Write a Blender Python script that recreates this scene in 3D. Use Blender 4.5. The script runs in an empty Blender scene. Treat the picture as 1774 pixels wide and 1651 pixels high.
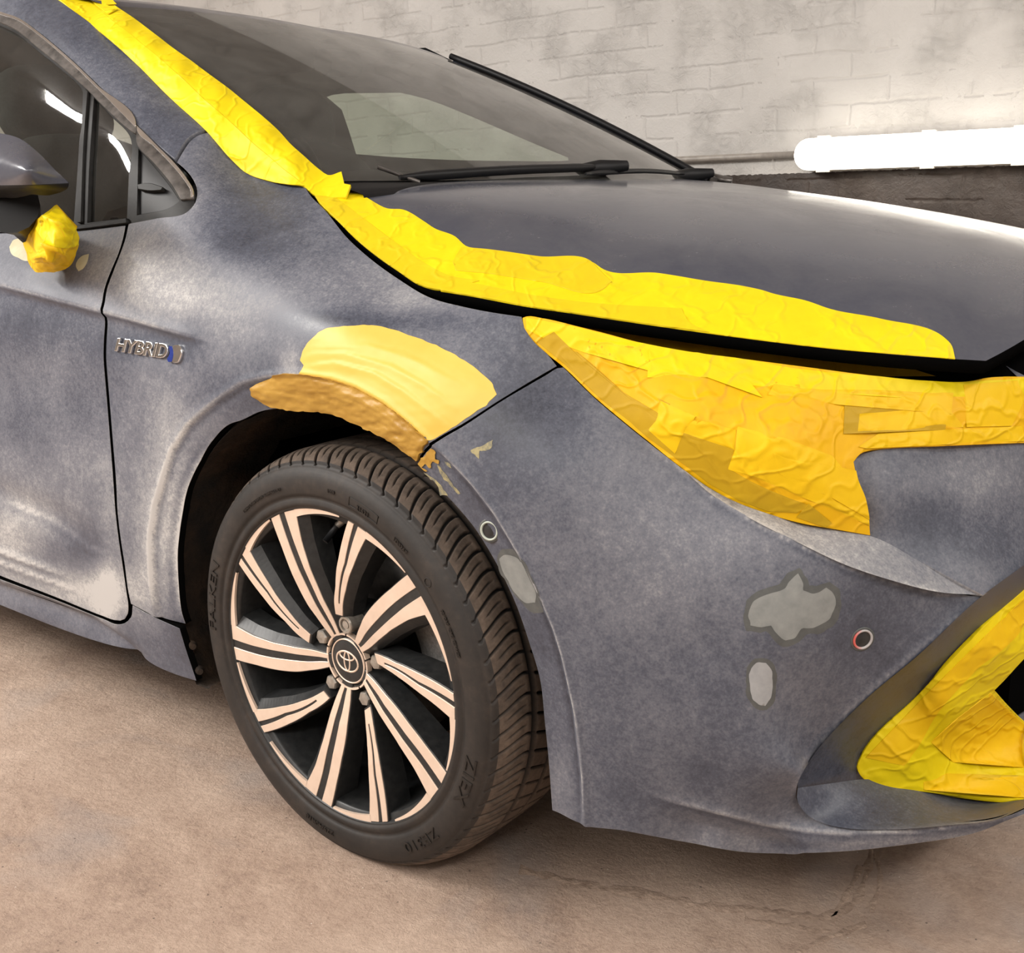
import bpy, bmesh, math, random
import numpy as np
from mathutils import Matrix, Vector, geometry
random.seed(7)
scene = bpy.context.scene
# ------------------------------------------------------------------ camera
W, H = 1774.0, 1651.0
CAM = np.array([1.1004, -1.9180, 0.9635])
YAW, PITCH, ROLL, FPX = 2.2156387, -0.2460603, -0.0245153, 1922.992
def _axes():
    f = np.array([math.cos(PITCH)*math.cos(YAW), math.cos(PITCH)*math.sin(YAW), math.sin(PITCH)])
    r = np.cross(f, [0, 0, 1]); r /= np.linalg.norm(r); u = np.cross(r, f)
    c, s = math.cos(ROLL), math.sin(ROLL)
    return np.array([c*r+s*u, -s*r+c*u, f])
AX = _axes()
cd = bpy.data.cameras.new('camera'); cam = bpy.data.objects.new('camera', cd); scene.collection.objects.link(cam)
cd.sensor_fit = 'HORIZONTAL'; cd.sensor_width = 36; cd.lens = FPX/W*36; cd.clip_start = .02
mw = Matrix.Identity(4)
for i in range(3):
    mw[i][0] = AX[0][i]; mw[i][1] = AX[1][i]; mw[i][2] = -AX[2][i]; mw[i][3] = CAM[i]
cam.matrix_world = mw
scene.camera = cam
# ------------------------------------------------------------------ world, lights, exposure
wd = bpy.data.worlds.new('world'); scene.world = wd; wd.use_nodes = True
wd.node_tree.nodes['Background'].inputs[0].default_value = (1, .93, .86, 1)
wd.node_tree.nodes['Background'].inputs[1].default_value = .035
vs = scene.view_settings
scene.display_settings.display_device = 'sRGB'
vs.view_transform = 'Standard'; vs.look = 'None'; vs.exposure = 0.0; vs.gamma = 1.0; vs.use_curve_mapping = False
def area(name, loc, target, sx, sy, power, col=(1, .965, .92)):
    l = bpy.data.lights.new(name, 'AREA'); l.shape = 'RECTANGLE'; l.size = sx; l.size_y = sy; l.energy = power; l.color = col
    o = bpy.data.objects.new(name, l); scene.collection.objects.link(o); o.location = loc
    o.rotation_euler = (Vector(target)-Vector(loc)).to_track_quat('-Z', 'Y').to_euler()
    return o
area('ceiling_lamp', (2.9, -2.5, 3.0), (1.2, -1.5, 0), 3.4, .26, 62)
area('ceiling_lamp', (-2.9, -3.1, 3.0), (-1.6, -1.8, 0), 2.6, .26, 190)
area('ceiling_lamp', (3.0, .8, 3.0), (.6, 1.4, .8), 3.0, .30, 52)  # added, unseen light that brightens the back wall
area('side_fill', (-.6, -3.7, 2.45), (0, -.9, .5), 4.5, .6, 62)  # added fill light for the near side of the car, no fixture modelled
area('side_fill', (4.6, -1.4, 1.6), (.5, -.6, .6), .7, 2.6, 12)  # weak added fill toward the nose
# ------------------------------------------------------------------ image helpers
def raydir(px, py):
    px = np.asarray(px, float); py = np.asarray(py, float)
    a = (px-W/2)/FPX; b = -(py-H/2)/FPX
    return a[..., None]*AX[0]+b[..., None]*AX[1]+AX[2]
def hit(px, py, ax, v):
    d = raydir(px, py); i = 'xyz'.index(ax); t = (v-CAM[i])/d[..., i]
    return CAM+t[..., None]*d
def pix(P):
    q = (np.atleast_2d(P)-CAM)@AX.T
    return np.stack([W/2+FPX*q[:, 0]/q[:, 2], H/2-FPX*q[:, 1]/q[:, 2]], 1)
class TPS:
    """smooth surface through control points, stored as inverse distance over the view directions"""
    def __init__(s, ctl, lam=1e-4):
        pts = []; val = []
        for c in ctl:
            if len(c) == 4: P = hit(c[0], c[1], c[2], c[3])
            else: P = np.array(c, float)
            q = (P-CAM)@AX.T
            pts.append([W/2+FPX*q[0]/q[2], H/2-FPX*q[1]/q[2]]); val.append(1/q[2])
        s.c = np.array(pts)/500; v = np.array(val); n = len(v)
        d = np.linalg.norm(s.c[:, None]-s.c[None], axis=2)
        K = np.where(d > 0, d*d*np.log(d+1e-12), 0)+lam*np.eye(n)
        Q = np.hstack([np.ones((n, 1)), s.c]); A = np.block([[K, Q], [Q.T, np.zeros((3, 3))]])
        sol = np.linalg.solve(A, np.r_[v, 0, 0, 0]); s.w = sol[:n]; s.a = sol[n:]
    def inv(s, px, py):
        X = np.stack([px, py], -1)/500
        out = np.empty(len(X))
        for i in range(0, len(X), 4000):
            x = X[i:i+4000]; d = np.linalg.norm(x[:, None]-s.c[None], axis=2)
            out[i:i+4000] = np.where(d > 0, d*d*np.log(d+1e-12), 0)@s.w+s.a[0]+x@s.a[1:]
        return out
    def __call__(s, px, py, off=0.0):
        px = np.atleast_1d(np.asarray(px, float)); py = np.atleast_1d(np.asarray(py, float))
        P = CAM+raydir(px, py)/s.inv(px, py)[:, None]
        if np.any(off):
            P = P+s.normal(px, py)*np.broadcast_to(off, px.shape)[:, None]
        return P
    def normal(s, px, py):
        e = 3.0
        f = lambda a, b: CAM+raydir(a, b)/s.inv(a, b)[:, None]
        n = np.cross(f(px+e, py)-f(px-e, py), f(px, py+e)-f(px, py-e)); n /= np.linalg.norm(n, axis=1)[:, None]
        sg = np.sign(np.sum(n*(CAM-f(px, py)), axis=1)); return n*sg[:, None]
class Field(TPS):
    """surface given as a height field z = f(x, y) of the place"""
    def __init__(s, f, t0=.6, t1=4.2): s.f = f; s.t0 = t0; s.t1 = t1
    def inv(s, px, py):
        d = raydir(px, py); ts = np.linspace(s.t0, s.t1, 240)
        lo = np.full(len(px), s.t0); hi = np.full(len(px), np.nan)
        prev = None
        for t in ts:
            P = CAM+d*t; g = P[:, 2]-s.f(P[:, 0], P[:, 1])
            m = np.isnan(hi) & (g < 0) & (t > s.t0)
            hi[m] = t
            lo = np.where(np.isnan(hi), t, lo)
        miss = np.isnan(hi); hi = np.where(miss, lo, hi)
        for _ in range(30):
            mid = (lo+hi)/2; P = CAM+d*mid[:, None]; g = P[:, 2]-s.f(P[:, 0], P[:, 1])
            lo = np.where(g > 0, mid, lo); hi = np.where(g > 0, hi, mid)
        if miss.any(): print('field misses', int(miss.sum()), px[miss][:3], py[miss][:3])
        return 2/(lo+hi)
# smooth value noise
_rt = np.random.RandomState(3).rand(256, 256)
def vnoise(x, y):
    xi = np.floor(x).astype(int); yi = np.floor(y).astype(int); fx = x-xi; fy = y-yi
    fx = fx*fx*(3-2*fx); fy = fy*fy*(3-2*fy)
    g = lambda a, b: _rt[a % 256, b % 256]
    return (g(xi, yi)*(1-fx)+g(xi+1, yi)*fx)*(1-fy)+(g(xi, yi+1)*(1-fx)+g(xi+1, yi+1)*fx)*fy
def fbm(x, y, n=4):
    return sum(vnoise(x*2**k+7.3*k, y*2**k+3.1*k)*.5**k for k in range(n))/(2-.5**(n-1))
def smooth_outline(poly, step, closed=True):
    P = np.array(poly, float); n = len(P); out = []
    def turn(i):
        if not closed and (i <= 0 or i >= n-1): return True
        a = P[i % n]-P[i-1]; b = P[(i+1) % n]-P[i % n]
        return np.dot(a, b) < .66*np.linalg.norm(a)*np.linalg.norm(b)
    T = []
    for i in range(n):
        if turn(i): T.append(None)
        else:
            a = P[i]-P[i-1]; b = P[(i+1) % n]-P[i]; la, lb = np.linalg.norm(a), np.linalg.norm(b)
            T.append((a/la*lb+b/lb*la)/(la+lb))
    for i in range(n if closed else n-1):
        j = (i+1) % n; L = np.linalg.norm(P[j]-P[i]); k = max(1, int(round(L/step)))
        d = (P[j]-P[i])/max(L, 1e-9)
        t0 = d if T[i] is None else T[i]; t1 = d if T[j] is None else T[j]
        for q in range(k):
            t = q/k
            h00 = 2*t**3-3*t*t+1; h10 = t**3-2*t*t+t; h01 = -2*t**3+3*t*t; h11 = t**3-t*t
            out.append(h00*P[i]+h10*L*t0+h01*P[j]+h11*L*t1)
    if not closed: out.append(P[-1])
    return np.array(out)
def inside(px, py, poly):
    r = np.zeros(len(px), bool); x, y = poly[:, 0], poly[:, 1]; n = len(poly)
    j = n-1
    for i in range(n):
        c = ((y[i] > py) != (y[j] > py)) & (px < (x[j]-x[i])*(py-y[i])/(y[j]-y[i]+1e-12)+x[i]); r ^= c; j = i
    return r
def polydist(px, py, line, closed=False):
    """distance to a polyline, signed (+ = right-hand side of travel as seen in the picture), and travel 0..1"""
    L = np.array(line, float)
    if closed: L = np.vstack([L, L[:1]])
    best = np.full(len(px), 1e18); sg = np.zeros(len(px)); tt = np.zeros(len(px))
    seg = np.linalg.norm(L[1:]-L[:-1], axis=1); cum = np.r_[0, np.cumsum(seg)]
    for i in range(len(L)-1):
        a = L[i]; d = L[i+1]-a; q = d@d
        if q < 1e-9: continue
        t = np.clip(((px-a[0])*d[0]+(py-a[1])*d[1])/q, 0, 1)
        ex = px-a[0]-t*d[0]; ey = py-a[1]-t*d[1]; D = ex*ex+ey*ey; m = D < best-1e-9
        best = np.where(m, D, best); sg = np.where(m, np.sign(d[0]*ey-d[1]*ex), sg); tt = np.where(m, (cum[i]+t*seg[i])/cum[-1], tt)
    return np.sqrt(best), sg, tt
def sstep(a, b, x):
    t = np.clip((x-a)/(b-a), 0, 1); return t*t*(3-2*t)
# ------------------------------------------------------------------ object helpers
COL = scene.collection
def link(name, me, mat=None, parent=None):
    o = bpy.data.objects.new(name, me); COL.objects.link(o)
    if mat is not None:
        for m in (mat if isinstance(mat, (list, tuple)) else [mat]): me.materials.append(m)
    if parent is not None: o.parent = parent
    return o
def tag(o, label=None, cat=None, group=None, kind=None):
    if label: o['label'] = label
    if cat: o['category'] = cat
    if group: o['group'] = group
    if kind: o['kind'] = kind
    return o
class MB:
    def __init__(s): s.v = []; s.f = []; s.mi = []; s.sm = []; s.n = 0; s.attr = {}
    def add(s, V, F, mi=0, smooth=True):
        V = np.asarray(V, float); s.v.append(V)
        s.f += [tuple(int(i)+s.n for i in f) for f in F]; s.mi += [mi]*len(F); s.sm += [smooth]*len(F); s.n += len(V)
    def build(s, name, mat, parent=None):
        me = bpy.data.meshes.new(name); V = np.vstack(s.v); me.from_pydata(V.tolist(), [], s.f); me.update()
        me.polygons.foreach_set('use_smooth', s.sm); me.polygons.foreach_set('material_index', s.mi)
        for k, a in s.attr.items():
            at = me.attributes.new(k, 'FLOAT', 'POINT'); at.data.foreach_set('value', np.asarray(a, np.float32))
        return link(name, me, mat, parent)
    def box(s, lo, hi, mi=0, M=None, c=None):
        x0, y0, z0 = lo; x1, y1, z1 = hi
        V = np.array([[x0, y0, z0], [x1, y0, z0], [x1, y1, z0], [x0, y1, z0], [x0, y0, z1], [x1, y0, z1], [x1, y1, z1], [x0, y1, z1]], float)
        if M is not None: V = V@np.array(M).T
        if c is not None: V = V+np.array(c)
        s.add(V, [(0, 3, 2, 1), (4, 5, 6, 7), (0, 1, 5, 4), (1, 2, 6, 5), (2, 3, 7, 6), (3, 0, 4, 7)], mi, False)
    def grid(s, P, mi=0, smooth=True, cu=False, cv=False):
        nu, nv = P.shape[:2]; F = []
        for i in range(nu if cu else nu-1):
            for j in range(nv if cv else nv-1):
                a, b = i, (i+1) % nu; c, d = j, (j+1) % nv
                F.append((a*nv+c, b*nv+c, b*nv+d, a*nv+d))
        s.add(P.reshape(-1, 3), F, mi, smooth)
    def tube(s, pts, rad, n=10, mi=0, cap=True, flat=None):
        P = np.array(pts, float); rad = np.broadcast_to(rad, len(P)); T = np.gradient(P, axis=0); T /= np.linalg.norm(T, axis=1)[:, None]
        up = np.array([0, 0, 1.]) if abs(T[0][2]) < .9 else np.array([1., 0, 0]); G = np.empty((len(P), n, 3))
        for i in range(len(P)):
            a = np.cross(T[i], up); a /= np.linalg.norm(a); b = np.cross(a, T[i])
            for k in range(n):
                t = 2*math.pi*k/n; G[i, k] = P[i]+rad[i]*(math.cos(t)*a+math.sin(t)*b*(flat or 1))
        base = s.n; s.grid(G, mi, True, False, True)
        if cap:
            s.f.append(tuple(base+k for k in range(n))[::-1]); s.f.append(tuple(base+(len(P)-1)*n+k for k in range(n)))
            s.mi += [mi]*2; s.sm += [False]*2
def panel_mesh(mb, outline, surf, g=7, off=0.0, holes=(), disp=None, lines=(), rim=(.0012, .010), smooth_o=True, attrs=None, mi=0, jit=0, clip=None):
    """cut a panel out of a surface: outline and details are drawn in view directions, every vertex lands on the surface"""
    ob = smooth_outline(outline, g) if smooth_o else np.array(outline, float)
    if jit:
        k = np.arange(len(ob)); ob = ob+np.stack([vnoise(k*.45, k*0+1)-.5, vnoise(k*.45, k*0+9)-.5], 1)*jit
    hs = [smooth_outline(h, g) for h in holes]
    mn, mx = ob.min(0), ob.max(0)
    X, Y = np.meshgrid(np.arange(mn[0]+g*.5, mx[0], g), np.arange(mn[1]+g*.5, mx[1], g*.9))
    X[1::2] += g*.5; X, Y = X.ravel(), Y.ravel()
    ok = inside(X, Y, ob); d, _, _ = polydist(X, Y, ob, True); ok &= d > g*.55
    for h in hs:
        dh, _, _ = polydist(X, Y, h, True); ok &= ~inside(X, Y, h) & (dh > g*.55)
    ex = []
    for ln, offs in lines:
        L = smooth_outline(ln, g*.8, False); T = np.gradient(L, axis=0); T /= np.linalg.norm(T, axis=1)[:, None]; N = np.stack([-T[:, 1], T[:, 0]], 1)
        dd, _, _ = polydist(X, Y, L); ok &= dd > max(abs(o) for o in offs)+g*.4
        for o in offs: ex.append(L+N*o)
    pts = np.stack([X[ok], Y[ok]], 1)
    if ex:
        e = np.vstack(ex); m = inside(e[:, 0], e[:, 1], ob); dd, _, _ = polydist(e[:, 0], e[:, 1], ob, True); m &= dd > g*.4; pts = np.vstack([pts, e[m]])
    nb = len(ob); allp = [ob]; edges = [(i, (i+1) % nb) for i in range(nb)]; k = nb
    for h in hs: allp.append(h); edges += [(k+i, k+(i+1) % len(h)) for i in range(len(h))]; k += len(h)
    if clip is not None:
        cl = smooth_outline(clip, g); nc = len(cl); allp.append(cl); edges += [(k+i, k+(i+1) % nc) for i in range(nc)]
        dc, _, _ = polydist(pts[:, 0], pts[:, 1], cl, True); pts = pts[dc > g*.4]
    allp = np.vstack(allp+[pts])
    r = geometry.delaunay_2d_cdt([Vector(p) for p in allp], edges, [], 0, 1e-6)
    V2 = np.array([tuple(v) for v in r[0]]); F = [tuple(f) for f in r[2]]
    cen = np.array([V2[list(f)].mean(0) for f in F]); keep = inside(cen[:, 0], cen[:, 1], ob)
    for h in hs: keep &= ~inside(cen[:, 0], cen[:, 1], h)
    if clip is not None: keep &= inside(cen[:, 0], cen[:, 1], cl)
    F = [f for f, q in zip(F, keep) if q]
    o = np.broadcast_to(off, len(V2)).astype(float).copy()
    if disp is not None: o = o+disp(V2[:, 0], V2[:, 1])
    P = surf(V2[:, 0], V2[:, 1], o if np.any(o) else 0.0)
    # orient to the viewer
    f0 = np.array(F)[:, :3]; n = np.cross(P[f0[:, 1]]-P[f0[:, 0]], P[f0[:, 2]]-P[f0[:, 0]])
    if np.sum(np.sum(n*(CAM-P[f0[:, 0]]), axis=1) > 0) < len(F)/2: F = [f[::-1] for f in F]
    base = mb.n; mb.add(P, F, mi)
    if rim:
        cnt = {}
        for f in F:
            for i in range(len(f)): cnt[(f[i], f[(i+1) % len(f)])] = 1
        be = [e for e in cnt if (e[1], e[0]) not in cnt]
        NX = {a: b for a, b in be}; PV = {b: a for a, b in be}
        bv = list(NX.keys()); idx = {v: i for i, v in enumerate(bv)}; b = np.array(bv)
        nn = surf.normal(V2[b, 0], V2[b, 1])
        tv = P[[NX[v] for v in bv]]-P[[PV.get(v, v) for v in bv]]; tl = np.linalg.norm(tv, axis=1); tv /= np.maximum(tl, 1e-9)[:, None]
        out = np.cross(tv, nn); c, t = rim[:2]
        R0 = P[b]; R1 = P[b]+out*c-nn*c*.9; R2 = R1-nn*t
        m = len(bv); FF = []
        for a_, b_ in be:
            i, j = idx[a_], idx.get(b_)
            if j is None: continue
            FF.append((j, i, m+i, m+j)); FF.append((m+j, m+i, 2*m+i, 2*m+j))
        k1_ = len(mb.mi); mb.add(np.vstack([R0, R1, R2]), FF, mi)
        if len(rim) > 2:
            for q_ in range(k1_+1, len(mb.mi), 2): mb.mi[q_] = rim[2]
        V2 = np.vstack([V2, V2[b], V2[b], V2[b]])
    if attrs:
        for k_, fn in attrs.items():
            a = fn(V2[:, 0], V2[:, 1])
            if rim and k_ == 'dust_tone': a[-3*m:] = np.minimum(a[-3*m:]+.28, 1)  # sanded panel edges paler, with their highlight put into the tone
            mb.attr.setdefault(k_, []); mb.attr[k_] = list(mb.attr[k_])+list(a)
    return base
def panel(name, outline, surf, mat, parent, **k):
    mb = MB(); panel_mesh(mb, outline, surf, **k); return mb.build(name, mat, parent)
# ------------------------------------------------------------------ materials
def mat(name, col=(.5, .5, .5), rough=.5, metal=0., **k):
    m = bpy.data.materials.new(name); m.use_nodes = True; b = m.node_tree.nodes['Principled BSDF']
    b.inputs['Base Color'].default_value = (*col, 1); b.inputs['Roughness'].default_value = rough; b.inputs['Metallic'].default_value = metal
    for a, v in k.items(): b.inputs[a.replace('_', ' ')].default_value = v
    return m
class NT:
    def __init__(s, m): s.t = m.node_tree; s.b = s.t.nodes['Principled BSDF']
    def n(s, ty, ins=None, **k):
        x = s.t.nodes.new(ty)
        for a, v in k.items(): setattr(x, a, v)
        for a, v in (ins or {}).items():
            i = x.inputs[a]
            if hasattr(v, 'is_linked') or hasattr(v, 'links'): s.t.links.new(v, i)
            else: i.default_value = v
        return x
    def l(s, a, b): s.t.links.new(a, b)
    def ramp(s, fac, stops):
        r = s.n('ShaderNodeValToRGB', {'Fac': fac}); e = r.color_ramp.elements
        while len(e) < len(stops): e.new(.5)
        for i, (p, c) in enumerate(stops): e[i].position = p; e[i].color = (*c, 1) if len(c) == 3 else c
        return r.outputs['Color']
    def mix(s, f, a, b, mode='MIX'):
        x = s.n('ShaderNodeMix', data_type='RGBA', blend_type=mode)
        for i, v in ((0, f), (6, a), (7, b)):
            if hasattr(v, 'links'): s.l(v, x.inputs[i])
            else: x.inputs[i].default_value = v if not isinstance(v, tuple) or len(v) == 4 else (*v, 1)
        return x.outputs[2]
    def math(s, op, a, b=0.0, c=0.0):
        x = s.n('ShaderNodeMath', operation=op)
        for i, v in enumerate((a, b, c)):
            if hasattr(v, 'links'): s.l(v, x.inputs[i])
            else: x.inputs[i].default_value = v
        return x.outputs[0]
    def noise(s, scale, detail=4, rough=.55, dist=0, vec=None, ty=None, out='Fac'):
        k = {'Scale': scale, 'Detail': detail, 'Roughness': rough, 'Distortion': dist}
        if vec is not None: k['Vector'] = vec
        x = s.n('ShaderNodeTexNoise', k)
        return x.outputs[out]
    def coord(s, which='Object', scale=(1, 1, 1), rot=(0, 0, 0)):
        c = s.n('ShaderNodeTexCoord'); m = s.n('ShaderNodeMapping', {'Vector': c.outputs[which], 'Scale': scale, 'Rotation': rot}); return m.outputs[0]
    def bump(s, h, strength=.3, dist=.001, nrm=None):
        k = {'Height': h, 'Strength': strength, 'Distance': dist}
        if nrm is not None: k['Normal'] = nrm
        return s.n('ShaderNodeBump', k).outputs[0]
def sanded_paint():
    m = mat('sanded_blue_grey_paint', rough=.5); t = NT(m); v = t.coord()
    a = t.n('ShaderNodeAttribute', attribute_name='dust_tone').outputs['Fac']
    big = t.noise(3.2, 4, .5, .8, v); mid = t.noise(11, 5, .6, 1.2, v); fine = t.noise(330, 3, .6, 0, v); spk = t.noise(120, 3, .7, 0, v)
    x = t.math('ADD', a, t.math('MULTIPLY', t.math('SUBTRACT', big, .5), .50))
    x = t.math('ADD', x, t.math('MULTIPLY', t.math('SUBTRACT', mid, .5), .38))
    x = t.math('ADD', x, t.math('MULTIPLY', t.math('SUBTRACT', fine, .5), .45))
    x = t.math('ADD', x, t.math('MULTIPLY', t.math('SUBTRACT', spk, .5), .48))
    sw = t.n('ShaderNodeTexWave', {'Vector': v, 'Scale': 26., 'Distortion': 9., 'Detail': 3., 'Detail Scale': .4}, wave_type='RINGS').outputs['Fac']
    x = t.math('ADD', x, t.math('MULTIPLY', t.math('SUBTRACT', sw, .5), .015))
    c = t.ramp(x, [(.0, (.032, .036, .052)), (.30, (.078, .086, .115)), (.55, (.155, .161, .190)), (.80, (.30, .30, .312)), (1., (.52, .51, .50))])
    t.l(c, t.b.inputs['Base Color'])
    r = t.n('ShaderNodeMapRange', {'Value': x, 'From Min': .1, 'From Max': .7, 'To Min': .38, 'To Max': .62}); t.l(r.outputs[0], t.b.inputs['Roughness'])
    t.l(t.bump(t.noise(420, 2, .5, 0, v), .12, .0006), t.b.inputs['Normal']); t.b.inputs['Specular IOR Level'].default_value = .5
    return m
def gloss_paint():
    m = mat('glossy_blue_grey_paint', (.045, .06, .10), .3, .1); t = NT(m); v = t.coord()
    d = t.noise(9, 6, .65, .6, v); f = t.noise(160, 3, .6, 0, v)
    x = t.math('ADD', t.math('MULTIPLY', d, .8), t.math('MULTIPLY', f, .2))
    t.l(t.ramp(x, [(.35, (.066, .071, .096)), (.65, (.095, .098, .118)), (.85, (.16, .16, .165))]), t.b.inputs['Base Color'])
    r = t.n('ShaderNodeMapRange', {'Value': x, 'From Min': .35, 'From Max': .75, 'To Min': .15, 'To Max': .34}); t.l(r.outputs[0], t.b.inputs['Roughness'])
    t.b.inputs['Coat Weight'].default_value = .25; t.b.inputs['Coat Roughness'].default_value = .12
    return m
def tape_mat(name, c0, c1, tr=.0, wr=1.0):
    m = mat(name, c0, .55); t = NT(m); v = t.coord()
    n = t.noise(7, 4, .55, 1.0, v); f = t.noise(60, 4, .6, 0, v)
    x = t.math('ADD', t.math('MULTIPLY', n, .75), t.math('MULTIPLY', f, .25))
    t.l(t.ramp(x, [(.35, c1), (.62, c0)]), t.b.inputs['Base Color'])
    w1 = t.n('ShaderNodeTexWave', {'Vector': t.coord(rot=(.4, .9, .3)), 'Scale': 7., 'Distortion': 11., 'Detail': 3., 'Detail Scale': 1.3, 'Detail Roughness': .6}, wave_profile='SIN').outputs['Fac']
    w1 = t.math('POWER', w1, 7.)
    w2 = t.n('ShaderNodeTexWave', {'Vector': t.coord(rot=(1.2, .1, 1.9)), 'Scale': 10., 'Distortion': 14., 'Detail': 2., 'Detail Scale': 1.1}).outputs['Fac']
    w2 = t.math('POWER', w2, 9.)
    h = t.math('ADD', t.math('MULTIPLY', w1, 1.), t.math('MULTIPLY', w2, .7)); h = t.math('ADD', h, t.math('MULTIPLY', n, .9))
    b1 = t.bump(h, .45*wr, .003); b2 = t.bump(t.noise(900, 2, .5, 0, v), .12, .0005, b1); t.l(b2, t.b.inputs['Normal'])
    t.b.inputs['Specular IOR Level'].default_value = .3
    return m
def noisy(name, stops, scale=20, detail=5, rough=.6, bump=.3, bd=.002, metal=0, bscale=None, dist=0):
    m = mat(name, rough=rough, metal=metal); t = NT(m); v = t.coord()
    n = t.noise(scale, detail, .6, dist, v); t.l(t.ramp(n, stops), t.b.inputs['Base Color'])
    if bump: t.l(t.bump(t.noise(bscale or scale*4, 4, .6, 0, v), bump, bd), t.b.inputs['Normal'])
    return m
M = {}
M['paint'] = sanded_paint(); M['gloss'] = gloss_paint()
M['tape'] = tape_mat('bright_yellow_masking_tape', (.86, .665, .003), (.78, .59, .002))
M['tape_thin'] = tape_mat('single_layer_masking_tape', (.76, .57, .006), (.68, .50, .005))
M['tape_or'] = tape_mat('layered_amber_masking_tape', (.86, .50, .002), (.77, .41, .002), wr=1.25)
M['tape_or2'] = tape_mat('double_amber_masking_tape', (.88, .57, .003), (.80, .48, .002), wr=1.2)
M['tape_dk'] = tape_mat('thin_amber_masking_tape', (.58, .36, .008), (.48, .29, .006), wr=.7)
M['black'] = mat('black_plastic', (.007, .007, .008), .5, Specular_IOR_Level=.3)
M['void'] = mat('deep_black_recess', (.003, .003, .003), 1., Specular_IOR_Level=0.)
M['trim'] = noisy('dusty_black_trim', [(.3, (.005, .005, .005)), (.7, (.020, .019, .018))], 30, 5, .5, .1)
M['trim'].node_tree.nodes['Principled BSDF'].inputs['Specular IOR Level'].default_value = .2
M['satin'] = noisy('scuffed_satin_metal_trim', [(.3, (.05, .045, .042)), (.7, (.16, .145, .135))], 45, 6, .38, .15, .0006, .5)
M['chrome'] = mat('chrome', (.92, .92, .91), .16, 1.)
M['blue'] = mat('dark_blue_enamel', (.02, .04, .22), .2)
M['machined'] = noisy('machined_alloy_face', [(.3, (.80, .63, .50)), (.7, (.88, .71, .58))], 40, 3, .42, .04, .0004, .35)
M['rimblack'] = noisy('gloss_black_alloy', [(.3, (.012, .013, .014)), (.75, (.030, .031, .031))], 90, 5, .42, .08, .0004)
M['steel'] = noisy('dull_steel', [(.3, (.30, .27, .23)), (.7, (.50, .46, .41))], 90, 5, .42, .2, .0005, .6)
M['cast'] = noisy('cast_iron', [(.3, (.20, .19, .18)), (.7, (.38, .36, .34))], 200, 5, .7, .6, .001, .2)
M['discdark'] = noisy('dark_brake_steel', [(.3, (.02, .018, .017)), (.7, (.05, .045, .04))], 60, 5, .5, .2, .0006, .4)
M['liner'] = noisy('muddy_arch_liner', [(.35, (.012, .011, .010)), (.52, (.035, .023, .015)), (.75, (.085, .053, .032))], 14, 7, .85, .9, .004, 0, 60)
M['filler'] = noisy('smooth_yellow_body_filler', [(.35, (.72, .48, .075)), (.7, (.79, .56, .11))], 8, 4, .5, .12, .001, 0, 25)
M['filler2'] = noisy('rough_shaded_ochre_filler', [(.35, (.38, .20, .022)), (.7, (.50, .29, .045))], 14, 5, .5, .45, .002, 0, 40, 1.)  # ochre darkened further for the shade on the down-facing arch band
M['primer'] = noisy('bare_primer_spot', [(.3, (.20, .21, .205)), (.7, (.27, .28, .27))], 60, 4, .6, .1, .0005)
M['primer_lt'] = noisy('pale_primer_spot', [(.3, (.30, .31, .32)), (.7, (.38, .39, .40))], 60, 4, .6, .1, .0005)
M['halo'] = noisy('dark_sanding_ring', [(.3, (.075, .08, .08)), (.7, (.11, .115, .112))], 60, 4, .5, .1, .0005)
M['seat'] = noisy('dark_seat_fabric', [(.3, (.02, .02, .022)), (.7, (.04, .04, .045))], 200, 3, .9, .3)
def glass(name, tint, dust_tone, gl=.10):
    m = bpy.data.materials.new(name); m.use_nodes = True; t = NT(m); nt = m.node_tree
    tr = t.n('ShaderNodeBsdfTransparent', {'Color': (*tint, 1)}); g = t.n('ShaderNodeBsdfGlossy', {'Roughness': .04, 'Color': (.9, .9, .9, 1)})
    lw = t.n('ShaderNodeFresnel', {'IOR': 1.5}); mx = t.n('ShaderNodeMixShader'); f = t.math('ADD', lw.outputs[0], gl*.3)
    t.l(f, mx.inputs[0]); t.l(tr.outputs[0], mx.inputs[1]); t.l(g.outputs[0], mx.inputs[2])
    v = t.coord(); n = t.noise(12, 6, .6, .7, v); r = t.n('ShaderNodeMapRange', {'Value': n, 'From Min': .3, 'From Max': .8, 'To Min': dust_tone*.6, 'To Max': dust_tone*1.5})
    df = t.n('ShaderNodeBsdfDiffuse', {'Color': (.42, .41, .38, 1)}); m2 = t.n('ShaderNodeMixShader')
    t.l(r.outputs[0], m2.inputs[0]); t.l(mx.outputs[0], m2.inputs[1]); t.l(df.outputs[0], m2.inputs[2])
    t.l(m2.outputs[0], nt.nodes['Material Output'].inputs['Surface']); return m
M['ws'] = glass('dusty_windshield_glass', (.74, .80, .72), .12)
M['glass'] = glass('side_window_glass', (.70, .76, .70), .035)
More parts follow.
